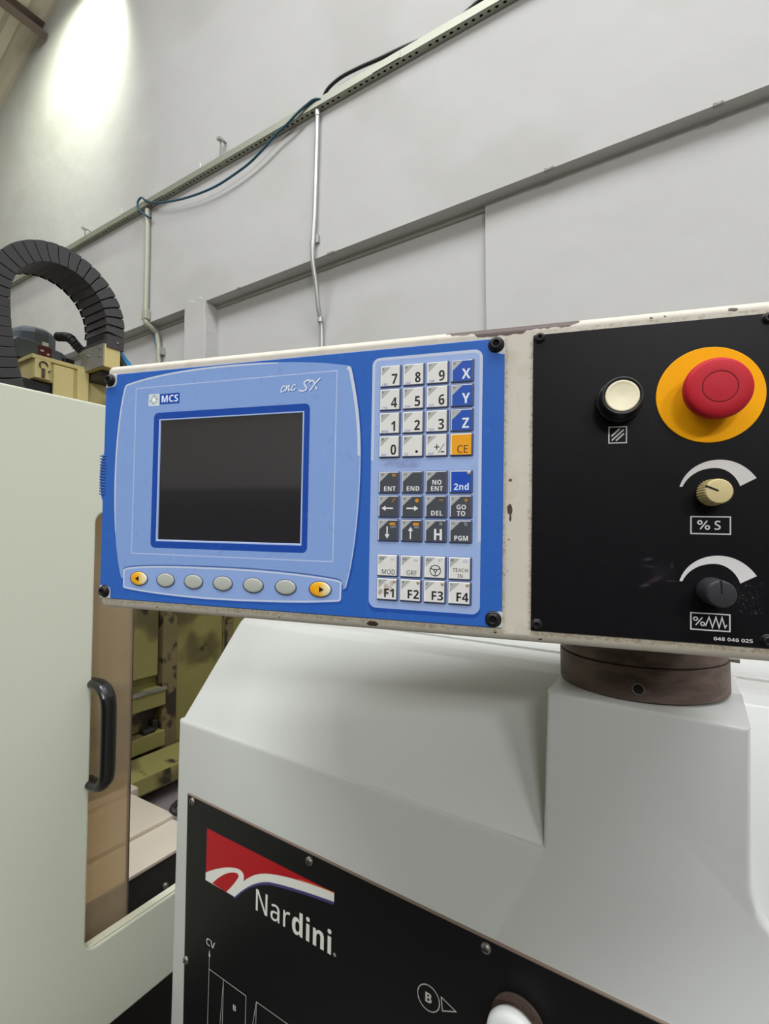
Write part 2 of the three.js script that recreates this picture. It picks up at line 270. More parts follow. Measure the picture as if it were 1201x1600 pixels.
// ================================================================ machining centre on the left
{
  const XC = -0.849;
  const t = thing('machining_center', 'pale green machining centre with black door handle and cable chain above', 'machine', [0, 0, 0]);
  // sheet-metal front with the door opening cut out; drawn in (-z, y), thickness inwards
  const s = rr(-0.35, 0.59, 1.9, 1.6225, 0.012), h = rr(0.4475, 0.733, 1.45, 1.44, 0.018, THREE.Path); s.holes.push(h);
  const cover = part('front_cover', boxUV(extrude(s, 0.014, 0.003, 2).rotateY(Math.PI / 2).translate(XC - 0.014, 0, 0)), M.palePaint, t);
  part('opening_lip', range(XC - 0.018, XC - 0.003, 0.7335, 0.736, -1.44, -0.452, 0.001), M.paleLip, cover);
  // dirty see-through sliding door
  const door = part('sliding_door', extrude(rr(0.30, 0.715, 0.537, 1.47, 0.006), 0.006, 0.001).rotateY(Math.PI / 2).translate(-0.889, 0, 0), M.pane, t);
  part('door_edge', range(-0.8905, -0.8815, 0.715, 1.47, -0.538, -0.5365, 0.0005), M.bronze, door);
  // D handle: two feet at the cover's edge, the grip stands off into the aisle
  const hs = new THREE.CatmullRomCurve3([V(-0.865, 1.157, -0.452), V(-0.838, 1.158, -0.452), V(-0.822, 1.153, -0.4525), V(-0.812, 1.14, -0.4535), V(-0.81, 1.12, -0.4545), V(-0.81, 1.035, -0.4545), V(-0.812, 1.012, -0.454), V(-0.822, 1.0, -0.453), V(-0.838, 0.996, -0.4525), V(-0.865, 0.997, -0.452)], false, 'catmullrom', 0.3);
  const sec = new THREE.Shape(); sec.absellipse(0, 0, 0.0125, 0.0085, 0, Math.PI * 2);
  part('handle', new THREE.ExtrudeGeometry(sec, { steps: 70, extrudePath: hs, curveSegments: 12 }), M.handle, t);
  // dark underside and plinth set back below the cover
  part('plinth', range(-1.9, -1.15, 0, 0.56, -1.9, 0.3), M.darkSteel, t);
  part('chip_tray', [range(-1.015, -0.876, 0.6, 0.61, -1.44, -0.32), range(-1.9, -0.95, 0.5, 0.6, -1.9, 0.3)], M.tray, t);
  // inside the enclosure
  const bw = part('rear_panel', boxUV(range(-1.56, -1.5, 0.6, 1.6, -1.9, -0.3)), M.olive, t);
  part('upper_panel', boxUV(range(-1.5, -1.478, 0.955, 1.5, -0.985, -0.6, 0.004)), M.olive, bw);
  part('frame_post', boxUV(range(-1.5, -1.465, 0.6, 1.6, -1.045, -0.992, 0.004)), M.grime, bw);
  part('frame_post', boxUV(range(-1.5, -1.488, 0.7, 1.6, -1.30, -1.255, 0.004)), M.grime, bw);
  part('cross_rail', boxUV(range(-1.5, -1.455, 0.862, 0.918, -1.0, -0.6, 0.004)), M.olive, bw);
  part('ledge_strip', boxUV(range(-1.455, -1.45, 0.912, 0.922, -1.0, -0.6)), M.boxMetal, bw);
  part('pocket', boxUV(range(-1.5, -1.492, 0.79, 0.862, -1.0, -0.6)), M.grime, bw);
  part('lower_rail', boxUV(range(-1.5, -1.455, 0.735, 0.785, -1.0, -0.6, 0.004)), M.olive, bw);
  part('stop_block', [range(-1.492, -1.46, 0.775, 0.8, -0.97, -0.93, 0.006), range(-1.492, -1.47, 0.79, 0.82, -0.985, -0.965, 0.004)], M.darkSteel, bw);
  part('sill', boxUV(range(-1.5, -1.44, 0.655, 0.715, -1.6, -0.6, 0.006)), M.grime, bw);
  part('side_panel', boxUV(range(-1.56, -0.9, 0.6, 1.6, -1.7, -1.66)), M.olive, t);
  part('side_panel', boxUV(range(-1.56, -0.9, 0.6, 1.6, -0.05, -0.02)), M.olive, t);
  // sloping guard below the rear panel
part('chip_guard', boxUV(extrude(poly([[-1.44, 0.735], [-1.352, 0.712], [-1.346, 0.672], [-1.36, 0.66], [-1.44, 0.66]]), 1.3, 0.003).translate(0, 0, -1.6)), M.olive, t);
  // way covers: stepped plates over the saddle
  const way = part('saddle', range(-1.335, -1.012, 0.61, 0.692, -0.80, -0.3, 0.002), M.darkSteel, t);
  part('way_cover', range(-1.25, -1.008, 0.692, 0.70, -0.796, -0.3, 0.002), M.wayCover, way);
  part('way_cover', range(-1.315, -1.122, 0.7, 0.71, -0.80, -0.3, 0.002), M.wayCover, way);
  part('way_cover', range(-1.335, -1.30, 0.692, 0.722, -0.815, -0.3, 0.002), M.wayCover, way);
  part('screw', new THREE.SphereGeometry(0.0075, 14, 10).translate(-1.01, 0.635, -0.70), M.screwSteel, way);
  for (const dx of [0, 0.03]) part('coolant_hose', tube([[-1.10 + dx, 0.70, -0.83], [-1.13 + dx, 0.715, -0.80 - dx], [-1.16 + dx, 0.712, -0.86], [-1.12 + dx, 0.70, -0.98]], 0.008, 24), M.blackRubber, t);
  part('table_slab', boxUV(range(-1.44, -1.02, 0.60, 0.625, -1.25, -0.80, 0.003)), M.tray, t);

  // ---- cast head and column above the cover
  const XH = -1.40;
  const head = part('cast_head', boxUV(extrude(poly([[0.573, 1.852], [0.573, 1.796], [0.62, 1.793], [0.632, 1.785], [0.66, 1.75], [0.68, 1.60], [1.1, 1.60], [1.1, 1.852]]), 0.16, 0.004).rotateY(Math.PI / 2).translate(XH - 0.16, 0, 0)), M.casting, t);
  part('top_flange', boxUV(range(XH - 0.16, XH + 0.006, 1.845, 1.856, -1.1, -0.568, 0.002)), M.casting, head);
  part('raised_panel', boxUV(range(XH, XH + 0.007, 1.70, 1.842, -0.668, -0.618, 0.002)), M.castingClean, head);
  part('raised_panel', boxUV(range(XH, XH + 0.009, 1.62, 1.847, -0.705, -0.676, 0.002)), M.castingClean, head);
  part('end_plate', boxUV(range(XH, XH + 0.006, 1.797, 1.846, -0.612, -0.575, 0.002)), M.castingClean, head);
  part('latch', [new THREE.TorusGeometry(0.009, 0.0018, 8, 20, 4).rotateY(Math.PI / 2).translate(XH + 0.008, 1.832, -0.594), range(XH + 0.006, XH + 0.009, 1.80, 1.824, -0.598, -0.59, 0.001)], M.bronze, head);
  part('clamp_screw', new THREE.CylinderGeometry(0.0025, 0.0025, 0.012, 10).rotateZ(Math.PI / 2).translate(XH + 0.01, 1.819, -0.607), M.screwSteel, head);
  part('under_cover', extrude(poly([[0.53, 1.795], [0.62, 1.792], [0.655, 1.76], [0.675, 1.60], [0.5, 1.6]]), 0.14, 0.004).rotateY(Math.PI / 2).translate(XH - 0.145, 0, 0), M.black, t);
  // servo motor lying on the head
  const XM = -1.47;
  const mo = part('servo_motor', [extrude(poly([[0.556, 1.862], [0.556, 1.905], [0.564, 1.915], [0.604, 1.917], [0.672, 1.905], [0.686, 1.896], [0.686, 1.862]]), 0.12, 0.005).rotateY(Math.PI / 2).translate(XM - 0.12, 0, 0)], M.motor, t);
  part('motor_cap', flat(latheY([[0, 0.048], [0.040, 0.048], [0.049, 0.040], [0.052, 0.03], [0.052, 0.0], [0, 0]], 10)).translate(XM - 0.052, 1.910, -0.622), M.motor, mo);
  part('label_plate', range(XM - 0.0005, XM + 0.001, 1.873, 1.906, -0.645, -0.612), M.labelRed, mo);
  part('label_print', [range(XM, XM + 0.0014, 1.892, 1.896, -0.626, -0.618), range(XM, XM + 0.0014, 1.886, 1.890, -0.640, -0.634)], M.white, mo);
  part('sticker', range(XM - 0.0005, XM + 0.0012, 1.909, 1.9185, -0.637, -0.622), M.white, mo);
  part('connector', range(XM - 0.06, XM + 0.012, 1.864, 1.89, -0.70, -0.672, 0.004), M.black, mo);
  // corrugated lead from the motor into the terminal box
  const lead = []; for (let i = 0; i < 60; i++) lead.push(i);
  const lc = new THREE.CatmullRomCurve3([V(-1.47, 1.945, -0.66), V(-1.44, 1.94, -0.668), V(-1.41, 1.925, -0.668), V(-1.41, 1.913, -0.68), V(-1.41, 1.899, -0.70), V(-1.405, 1.878, -0.715)]);
  const hose = part('motor_lead', [new THREE.TubeGeometry(lc, 40, 0.0105, 10), ...Array.from({ length: 22 }, (_, i) => { const u = i / 21, p = lc.getPointAt(u), q = lc.getTangentAt(u); return new THREE.TorusGeometry(0.0105, 0.0022, 6, 12).applyQuaternion(new THREE.Quaternion().setFromUnitVectors(V(0, 0, 1), q)).translate(p.x, p.y, p.z); })], M.blackRubber, t);
  { const p = lc.getPointAt(0.8), q = lc.getTangentAt(0.8); part('cable_gland', new THREE.CylinderGeometry(0.0145, 0.0145, 0.014, 14).applyQuaternion(new THREE.Quaternion().setFromUnitVectors(V(0, 1, 0), q)).translate(p.x, p.y, p.z), M.boxMetal, hose); }
  // terminal box under the fixed end of the cable chain
  const XB = -1.30, ZB = -0.696;
  const bx = part('terminal_box', boxUV(range(XB - 0.115, XB, 1.842, 1.905, ZB - 0.042, ZB, 0.002)), M.castingClean, t);
  part('box_face', boxUV(range(XB - 0.114, XB - 0.001, 1.843, 1.904, ZB, ZB + 0.003, 0.001)), M.boxMetal, bx);
  for (const [dx, y] of [[-0.1, 1.893], [-0.018, 1.893], [-0.075, 1.882], [-0.018, 1.872], [-0.1, 1.855]]) part('screw', new THREE.SphereGeometry(0.0035, 10, 8).translate(XB + dx, y, ZB + 0.003), M.screwSteel, bx);
  part('box_foot', range(XB - 0.11, XB - 0.03, 1.82, 1.842, ZB - 0.06, ZB - 0.01), M.black, bx);
  // black hose and blue tubes leaving the box towards the wall
  part('cable_hose', tube([[XB - 0.02, 1.90, -0.735], [XB - 0.015, 1.87, -0.75], [XB - 0.005, 1.835, -0.775], [XB, 1.80, -0.81]], 0.0085, 24), M.blackRubber, t);
  part('cable_hose', tube([[XB - 0.05, 1.86, -0.78], [XB - 0.03, 1.845, -0.80], [XB, 1.83, -0.83]], 0.0075, 16), M.blackRubber, t);
  for (const k of [0, 1, 2]) part('air_tube', tube([[XB - 0.03, 1.905, -0.745 - k * 0.004], [XB - 0.025, 1.875, -0.768 - k * 0.006], [XB - 0.01, 1.84, -0.80 - k * 0.007], [XB, 1.81, -0.83 - k * 0.008]], 0.0042, 20), M.blueHose, t);
  // cable chain: a hoop of links; each link a curved shell, lapped over the next
  const XI = -1.30, W = 0.112, CY = 1.915, CZ = -0.5925, RI = 0.108, RO = 0.1555;
  const chain = part('cable_chain', range(XI - W + 0.012, XI - 0.012, 1.902, 1.935, -0.735, -0.70), M.chainInner, t);
  const path = [];                       // [y, z, angle of the outward normal in (-z, y)]
  const nArc = 18, R = (RI + RO) / 2;
  for (let i = 0; i <= nArc; i++) { const a = -0.04 + (Math.PI + 0.06) * i / nArc; path.push([CY + 0.035 + R * Math.sin(a) * 1.03, CZ - R * Math.cos(a), a]); }
  for (let i = 1; i <= 12; i++) { const k = i * 0.0225; path.push([path[nArc][0] - k, path[nArc][1] - (0.0004 * i * i), Math.PI + Math.atan(0.0008 * i / 0.0225)]); }
  const hgt = RO - RI;
  const linkShape = (a, b) => {        // a: half length at the inner edge, b: at the outer edge
    const q = new THREE.Shape(); q.moveTo(-hgt / 2, -a); q.quadraticCurveTo(0, -(a + b) / 2 + 0.0022, hgt / 2, -b); q.quadraticCurveTo(hgt / 2 + 0.0025, 0, hgt / 2, b - 0.0008); q.quadraticCurveTo(0, (a + b) / 2 + 0.0014, -hgt / 2, a - 0.0008); q.closePath(); return q;
  };
  const link = (a, b) => {
    const side = extrude(linkShape(a, b), 0.006, 0.0012, 2, 8).rotateX(-0.09);
    const cap = extrude(poly([[-hgt / 2 - 0.001, -1.02 * a], [-hgt / 2 + 0.004, -1.02 * a], [-hgt / 2 + 0.006, 1.12 * a], [-hgt / 2 + 0.003, 1.12 * a]]), W - 0.012, 0.0008, 1).translate(0, 0, -W + 0.006);
    const capO = extrude(poly([[hgt / 2 - 0.005, -1.06 * b], [hgt / 2 - 0.0005, -1.06 * b], [hgt / 2 + 0.0012, b], [hgt / 2 - 0.002, b]]), W - 0.012, 0.0008, 1).translate(0, 0, -W + 0.006);
    const inner = range(-hgt / 2 + 0.002, hgt / 2 - 0.004, -0.013, 0.013, -0.016, -0.0115);
    return merge([inner, side.clone().translate(0, 0, -0.0075), side.clone().rotateY(Math.PI).scale(-1, 1, 1).translate(0, 0, -W + 0.006), cap, capO]);
  };
  const basis = new THREE.Matrix4().makeBasis(V(0, 0, -1), V(0, 1, 0), V(1, 0, 0));
  const glBend = link(0.0090, 0.0131).applyMatrix4(basis), glStraight = link(0.0108, 0.0112).applyMatrix4(basis);     // x -> -z (deeper), y up, z -> x
  path.forEach(([y, z, a], i) => {
    const m = part(i ? 'chain_link_' + String(i).padStart(3, '0') : 'chain_link', i > nArc ? glStraight : glBend, M.chain, chain, [XI, y, z]);
    m.rotation.x = a;               // turn about x so that the shell follows the hoop
  });
  { const ring = new THREE.Shape(); const ry = (r) => r * 1.03; for (let i = 0; i <= 40; i++) { const a = Math.PI * i / 40, x = -CZ + (RI + 0.0065) * Math.cos(a), y = CY + 0.035 + ry(RI + 0.0065) * Math.sin(a); i ? ring.lineTo(x, y) : ring.moveTo(x, y); } for (let i = 40; i >= 0; i--) { const a = Math.PI * i / 40; ring.lineTo(-CZ + (RI + 0.011) * Math.cos(a), CY + 0.035 + ry(RI + 0.011) * Math.sin(a)); } ring.closePath();
    part('inner_liner', extrude(ring, W - 0.024).rotateY(Math.PI / 2).translate(XI - W + 0.012, 0, 0), M.chainInner, chain); }
  part('chain_anchor', [range(XI - 0.012, XI + 0.003, 1.895, 1.93, -0.745, -0.7), range(XI - W, XI, 1.903, 1.914, -0.745, -0.695)], M.chain, chain);
  part('anchor_screw', new THREE.SphereGeometry(0.0035, 10, 8).translate(XI + 0.003, 1.912, -0.728), M.screwSteel, chain);
}
{ // added, out of view: shades the lower door, darkens the screen reflection
  const t = thing('added_cabinet', 'added dark grey cabinet behind the camera, blocking low light', 'cabinet', [0.2, 0, 1.25]);
  part('carcass', range(-1.9, 1.7, 0.06, 1.53, -0.3, 0.35, 0.012), M.cabinet, t);
  part('plinth', range(-1.86, 1.66, 0, 0.06, -0.25, 0.33), M.black, t);
  for (let i = 0; i < 4; i++) { const x = -1.88 + i * 0.89, d = part('door', range(x, x + 0.87, 0.1, 1.49, -0.318, -0.3, 0.006), M.cabinet, t); part('handle', range(x + 0.78, x + 0.80, 0.75, 0.93, -0.345, -0.318, 0.005), M.screwSteel, d); }
}

// ================================================================ lathe cover in front (machine with the black name plate)
{
  const t = thing('lathe_headstock_cover', 'white sheet-metal lathe cover with sloping top and black name plate', 'machine', [-0.05, 1.255, -0.468]);
  t.rotation.z = -1.1 * D;
  const FL = -0.134, FR = -0.152, XL = -0.598, XR = 0.55, BOT = -1.23, TOP = 0, ZT = -0.118;
  // front shell, one outline: left shoulder, post in the middle, rounded recess to the right
  const s = new THREE.Shape();
  s.moveTo(XL, BOT); s.lineTo(XR, BOT); s.lineTo(XR, FR); s.lineTo(0.112, FR);
  s.bezierCurveTo(0.092, FR, 0.0785, FR + 0.014, 0.0782, FR + 0.045);
  s.lineTo(0.0787, TOP + 0.002); s.lineTo(-0.0712, TOP + 0.002); s.lineTo(-0.0745, FL - 0.003); s.lineTo(-0.0775, FL - 0.0045); s.lineTo(XL, FL); s.closePath();
  const front = extrude(s, 0.10, 0.005, 5, 14).translate(0, 0, -0.10);
  // slopes and flat top behind it
  const prof = (f) => { const p = new THREE.Shape(); p.moveTo(-0.004, f - 0.3); p.lineTo(-0.004, f - 0.004); p.lineTo(ZT + 0.010, TOP - 0.0112); p.quadraticCurveTo(ZT, TOP, ZT - 0.016, TOP); p.lineTo(-0.52, TOP); p.lineTo(-0.52, f - 0.3); p.closePath(); return p; };
  const run = (f, x0, x1) => extrude(prof(f), x1 - x0, 0.004, 3, 10).rotateY(-Math.PI / 2).translate(x1, 0, 0);
  const low = range(XL, XR, BOT, -0.35, -0.52, -0.06, 0.006);
  part('cover_body', toCreasedNormals(merge([front, run(FL, XL, 0.0), run(FR, 0.0, XR), low]), 0.6), M.whitePaint, t);
  // post block behind the shell, up to the swivel column
  part('post_block', range(-0.071, 0.0785, -0.1, TOP + 0.002, -0.20, -0.09, 0.002), M.whitePaint, t);
  const top = part('top_plate', range(-0.585, 0.54, TOP - 0.001, TOP + 0.0035, -0.51, -0.162, 0.0015), M.whitePaint, t);
  for (const [x, z] of [[-0.235, -0.182], [0.32, -0.182]]) part('bolt', latheY([[0.0075, 0.0035], [0.0072, 0.006], [0.005, 0.0085], [0, 0.009]], 20).translate(x, 0, z), M.screwSteel, top);
  // name plate
  const PX0 = -568.5, PX1 = 420, PY1 = -237, PY0 = -700;
  const K = 2;
  const tex = canvasTex(Math.round((PX1 - PX0) * K), Math.round((PY1 - PY0) * K), (c, w, h) => {
    const X = (x) => (x - PX0) * K, Y = (y) => (PY1 - y) * K, L = (v) => v * K;
    c.fillStyle = '#110f11'; c.fillRect(0, 0, w, h);
    const path = (pts) => { c.beginPath(); pts.forEach((p, i) => (i ? (p.length === 2 ? c.lineTo(X(p[0]), Y(p[1])) : p.length === 4 ? c.quadraticCurveTo(X(p[0]), Y(p[1]), X(p[2]), Y(p[3])) : c.bezierCurveTo(X(p[0]), Y(p[1]), X(p[2]), Y(p[3]), X(p[4]), Y(p[5]))) : c.moveTo(X(p[0]), Y(p[1])))); c.closePath(); };
    path([[-525.5, -264.6], [-306.3, -265.6], [-325, -266], [-377, -276, -407, -288, -440, -300], [-462, -312], [-490, -318], [-525.8, -330]]); c.fillStyle = '#b3121d'; c.fill();
    // swoosh: blue shade below, white, orange thread on the upper right edge
    const up = [[-526, -324], [-501, -308, -480, -299.5, -466, -296.6], [-455, -295, -449.5, -298, -452.5, -308], [-436, -292.5, -421, -286, -407, -282], [-380, -274, -344, -268.6, -306, -265.6]];
    path([...up, [-306, -279], [-344, -283.5, -383, -289.5, -407, -295.5], [-432, -303, -452, -319, -467, -336]]); c.fillStyle = '#4a4277'; c.fill();
    path([...up, [-306, -275.6], [-344, -280, -383, -286, -407, -292], [-432, -300, -452, -317, -468, -333.8], [-526, -334]]); c.fillStyle = '#e9e8dd'; c.fill();
    path([[-512, -333], [-496, -317, -484, -308, -470, -303.6], [-462.5, -301.4, -460, -303.5, -463, -308], [-470, -319, -484.6, -334]]); c.fillStyle = '#b3121d'; c.fill();
    c.strokeStyle = '#e0662a'; c.lineWidth = L(1.1); c.beginPath(); c.moveTo(X(-360), Y(-270.6)); c.quadraticCurveTo(X(-335), Y(-267.2), X(-306), Y(-265.4)); c.stroke();
    c.fillStyle = '#e9e8dd'; c.textBaseline = 'alphabetic';
    const word = (str, font, x0, x1, y) => { c.save(); c.font = font; const m = c.measureText(str).width; c.translate(X(x0), Y(y)); c.scale((x1 - x0) * K / m, 1); c.fillText(str, 0, 0); c.restore(); };
    word('Nar', L(36.5) + 'px sans-serif', -433, -371, -334.6);
    word('dini', 'bold ' + L(36) + 'px sans-serif', -370, -306.5, -335.2);
    c.font = L(5) + 'px sans-serif'; c.fillText('®', X(-306), Y(-335));
    // torque-power chart
    c.strokeStyle = '#c9c7bd'; c.lineWidth = L(0.9); c.lineCap = 'butt';
    const line = (...p) => { c.beginPath(); p.forEach((q, i) => (i ? c.lineTo(X(q[0]), Y(q[1])) : c.moveTo(X(q[0]), Y(q[1])))); c.stroke(); };
    word('CV', L(13) + 'px sans-serif', -522, -503.5, -416.5);
    line([-514, -424], [-514, -640], [-300, -640]);
    c.fillStyle = '#c9c7bd'; c.beginPath(); c.moveTo(X(-514), Y(-420)); c.lineTo(X(-516), Y(-430)); c.lineTo(X(-512), Y(-430)); c.fill();
    line([-514, -446], [-443, -446], [-443, -640]); line([-500, -640], [-485.2, -446], [-485.2, -640]);
    line([-460, -640], [-424.5, -444], [-366, -443.5], [-330, -443.5], [-330, -640]); line([-424.5, -444], [-424.5, -640]);
    word('B', 'bold ' + L(10) + 'px sans-serif', -467, -460, -474.5);
    // circled B and its arrow
    c.lineWidth = L(1.1); c.beginPath(); c.arc(X(-185.7), Y(-321.4), L(12.2), 0, 7); c.stroke();
    word('B', 'bold ' + L(13.5) + 'px sans-serif', -190.5, -181.5, -326);
    line([-171.6, -313.5], [-155.8, -319.5], [-170.3, -326], [-171.6, -313.5], [-155.8, -319.5]);
    const r = rng(7); for (let i = 0; i < 60; i++) { c.fillStyle = 'rgba(120,115,110,' + (0.05 + 0.1 * r()) + ')'; c.beginPath(); c.arc(X(-560 + r() * 600), Y(-245 - r() * 160), L(0.3 + r() * 1.0), 0, 7); c.fill(); }
  });
  const shape = poly([[PX0 / 1000, -0.2325], [-0.2, -0.2375], [PX1 / 1000, -0.2455], [PX1 / 1000, PY0 / 1000], [PX0 / 1000 + 0.006, PY0 / 1000]]);
  const pg = planarUV(extrude(shape, 0.0026, 0.0007, 2).translate(0, 0, 0.0004), PX0 / 1000, PY0 / 1000, (PX1 - PX0) / 1000, (PY1 - PY0) / 1000);
  const face = phys({ map: tex, roughness: 0.4, specularIntensity: 0.6 });
  const plate = part('name_plate', pg, face, t);
  const rim = part('plate_rim', [extrude(poly([[-0.5697, -0.2312], [-0.2, -0.2362], [PX1 / 1000, -0.2442], [PX1 / 1000, -0.2458], [-0.2, -0.2378], [-0.5686, -0.2328]]), 0.0028, 0.0003), extrude(poly([[-0.5697, -0.2312], [-0.5684, -0.2328], [PX0 / 1000 + 0.006, -0.70], [PX0 / 1000 + 0.0048, -0.70]]), 0.0028, 0.0003)], M.rimMetal, plate);
  for (const [x, y] of [[-557.5, -238.2], [-343, -243.3], [-125.8, -246], [92, -250], [-561.5, -455.5]]) {
    const sc = part('plate_screw', latheZ([[0, 0.0046], [0.0022, 0.0046], [0.0042, 0.0037], [0.0052, 0.002], [0.0053, 0]], 20).translate(x / 1000, y / 1000, 0.002), M.screwSteel, plate);
    part('screw_slot', box(0.006, 0.0012, 0.0006, 0, 0, 0.0067).rotateZ(x).translate(x / 1000, y / 1000, 0), M.hole, sc);
  }
  // white mushroom knob at the lower edge of the frame
  const kn = part('selector_knob', latheZ([[0.012, 0], [0.012, 0.008], [0.0215, 0.010], [0.0235, 0.015], [0.0225, 0.021], [0.017, 0.0245], [0, 0.026]], 40).translate(-0.095, -0.298, 0.003), M.whitePlastic, plate);
  part('knob_collar', latheZ([[0, 0.003], [0.0238, 0.003], [0.0245, 0.002], [0.0245, 0]], 40).translate(-0.095, -0.298, 0.003), M.bronze, kn);
}
{ // swivel column that carries the control panel
  const t = thing('swivel_column', 'dark brown steel swivel column between the white cover and the panel', 'column', [-0.0528, 1.2565, -0.553]);
  const q = part('lower_ring', latheY([[0, 0.0015], [0.0722, 0.0015], [0.0735, 0.003], [0.0735, 0.0295], [0.0725, 0.0305], [0, 0.0305]], 96), M.bronze, t);
  part('upper_ring', latheY([[0, 0.0308], [0.0718, 0.0308], [0.0726, 0.032], [0.0726, 0.074], [0, 0.074]], 96), M.bronze, t);
  const a = Math.atan2(0.0052, 0.072);
  part('set_screw_hole', [new THREE.CylinderGeometry(0.0042, 0.0042, 0.0012, 20).rotateX(Math.PI / 2).translate(0, 0.0125, 0.0733).rotateY(a)], M.hole, q);
  part('hole_rim', new THREE.TorusGeometry(0.0045, 0.0006, 8, 24).translate(0, 0.0125, 0.0735).rotateY(a), M.screwSteel, q);
  part('grease_nipple', new THREE.CylinderGeometry(0.0022, 0.0025, 0.008, 10).rotateZ(Math.PI / 2).translate(0.0765, 0.031, 0.0), M.screwSteel, t);
}
// ================================================================ control panel on the swivel column (local units: millimetres on the front face)
{
  const t = thing('control_panel', 'cream control panel with blue keypad plate and black switch plate', 'control panel', [-0.09977, 1.33461, -0.34687]);
  t.rotation.set(0.8537 * D, 14.7068 * D, -1.3726 * D, 'YXZ');
  const mm = 0.001, S = (g) => g.scale(mm, mm, mm);
  const HX0 = -381, HX1 = 150, HY0 = -9, HY1 = 214.5;
  // housing with chipped, dirty paint
  const ht = canvasTex(2048, 860, (c, w, h) => {
    const k = w / (HX1 - HX0), X = (x) => (x - HX0) * k, Y = (y) => h - (y - HY0) / (HY1 - HY0) * h;
    c.fillStyle = '#cdc6b6'; c.fillRect(0, 0, w, h);
    const r = rng(12);
    for (let i = 0; i < 500; i++) { c.fillStyle = r() < 0.5 ? 'rgba(120,104,76,0.05)' : 'rgba(235,230,220,0.06)'; c.beginPath(); c.ellipse(r() * w, r() * h, 8 + r() * 40, 4 + r() * 20, r() * 3, 0, 7); c.fill(); }
    // grime gathered along the plates' edges
    const grime = (x0, y0, x1, y1, n, sp) => { for (let i = 0; i < n; i++) { const u = r(); c.fillStyle = 'rgba(' + (110 + r() * 40) + ',' + (90 + r() * 30) + ',55,' + (0.05 + 0.13 * r()) + ')'; c.beginPath(); c.ellipse(X(mix(x0, x1, u)) + (r() - 0.5) * sp, Y(mix(y0, y1, u)) + (r() - 0.5) * sp, 1 + r() * 5, 1 + r() * 4, 0, 0, 7); c.fill(); } };
    grime(-19, 0, -19, 205, 420, 10); grime(-1, 0, -1, 205, 260, 7); grime(-376, -2.5, -18, -2.5, 700, 10); grime(0, -2, 145, -2, 380, 10); grime(0, 207, 145, 207, 110, 8);
    const chip = (pts, col) => { c.fillStyle = col; c.beginPath(); pts.forEach((p, i) => (i ? c.lineTo(X(p[0]), Y(p[1])) : c.moveTo(X(p[0]), Y(p[1])))); c.closePath(); c.fill(); };
    // long bare patch on the top edge
    const tp = []; for (let i = 0; i <= 40; i++) { const u = i / 40, x = mix(-62, 30, u); tp.push([x, 218]); } for (let i = 40; i >= 0; i--) { const u = i / 40, x = mix(-62, 30, u); tp.push([x, (u < 0.25 ? 210.6 : u < 0.62 ? 207.4 : 209.4) + (r() - 0.5) * 1.3 + (u > 0.93 || u < 0.05 ? 1.6 : 0)]); }
    chip(tp, '#57463f');
    for (const [x, y, sx, sy] of [[-14.8, 103.9, 1.2, 1.3], [-15, 83, 1.7, 4.2], [-14.6, 77.5, 0.8, 3], [-15.4, 62, 0.5, 0.5], [-16, 40, 0.4, 0.4], [-115.5, -4.2, 4.2, 2.1], [6, -6, 1.4, 0.6], [120, 210, 2.6, 1.3], [74, 209.6, 0.9, 0.7], [82, 209.8, 0.8, 0.6], [-24, -3.6, 1, 0.5], [-195, -5, 1, 0.5], [-316, -5, 1.2, 0.5]]) {
      const pts = []; for (let i = 0; i < 12; i++) { const a = i / 12 * 6.283, q = 0.75 + 0.5 * r(); pts.push([x + Math.cos(a) * sx * q, y + Math.sin(a) * sy * q]); } chip(pts, '#4a3830');
    }
  });
  const hg = planarUV(new RoundedBoxGeometry(HX1 - HX0, HY1 - HY0, 190, 5, 6).translate((HX0 + HX1) / 2, (HY0 + HY1) / 2, -96.5), HX0, HY0, HX1 - HX0, HY1 - HY0);
  part('housing', S(hg), phys({ map: ht, roughness: 0.5 }), t);

  // ---------------- blue keypad plate
  const BX0 = -379.2, BX1 = -19.5, BY1 = 205.1, BW = BX1 - BX0;
  const K = 5.65;
  const btex = canvasTex(Math.round(BW * K), Math.round(BY1 * K), (c, w, h) => {
    const X = (x) => (x - BX0) * K, Y = (y) => (BY1 - y) * K, L = (v) => v * K;
    c.fillStyle = '#3064b8'; c.fillRect(0, 0, w, h);
    const trace = (pts) => { c.beginPath(); pts.forEach((p, i) => (i ? (p.length === 2 ? c.lineTo(X(p[0]), Y(p[1])) : p.length === 4 ? c.quadraticCurveTo(X(p[0]), Y(p[1]), X(p[2]), Y(p[3])) : c.bezierCurveTo(X(p[0]), Y(p[1]), X(p[2]), Y(p[3]), X(p[4]), Y(p[5]))) : c.moveTo(X(p[0]), Y(p[1])))); };
    const LIGHT = '#86a4d8';
    // pale field around the screen with printed rim
    const field = [[-354.7, 19], [-363, 40, -366.5, 84, -365.8, 118], [-365.4, 150, -361.5, 178, -358, 190], [-357, 194, -356, 194.8, -353.5, 195.4], [-330, 200.6, -295, 204.1, -252, 204.1], [-212, 204.1, -170, 201.5, -140, 195.2], [-137, 194.5, -135.9, 193.5, -135.4, 191], [-129.6, 166, -126.9, 146, -126.9, 118], [-126.9, 84, -130.5, 44, -137, 22], [-137.8, 20.8, -139, 20.4, -141, 20.4]];
    c.lineJoin = 'round';
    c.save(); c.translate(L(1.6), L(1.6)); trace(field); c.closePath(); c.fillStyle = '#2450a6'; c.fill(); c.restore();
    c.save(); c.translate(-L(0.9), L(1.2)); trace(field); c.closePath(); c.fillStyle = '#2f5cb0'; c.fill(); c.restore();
    trace(field); c.closePath(); c.fillStyle = LIGHT; c.fill();
    c.save(); trace(field); c.closePath(); c.clip();
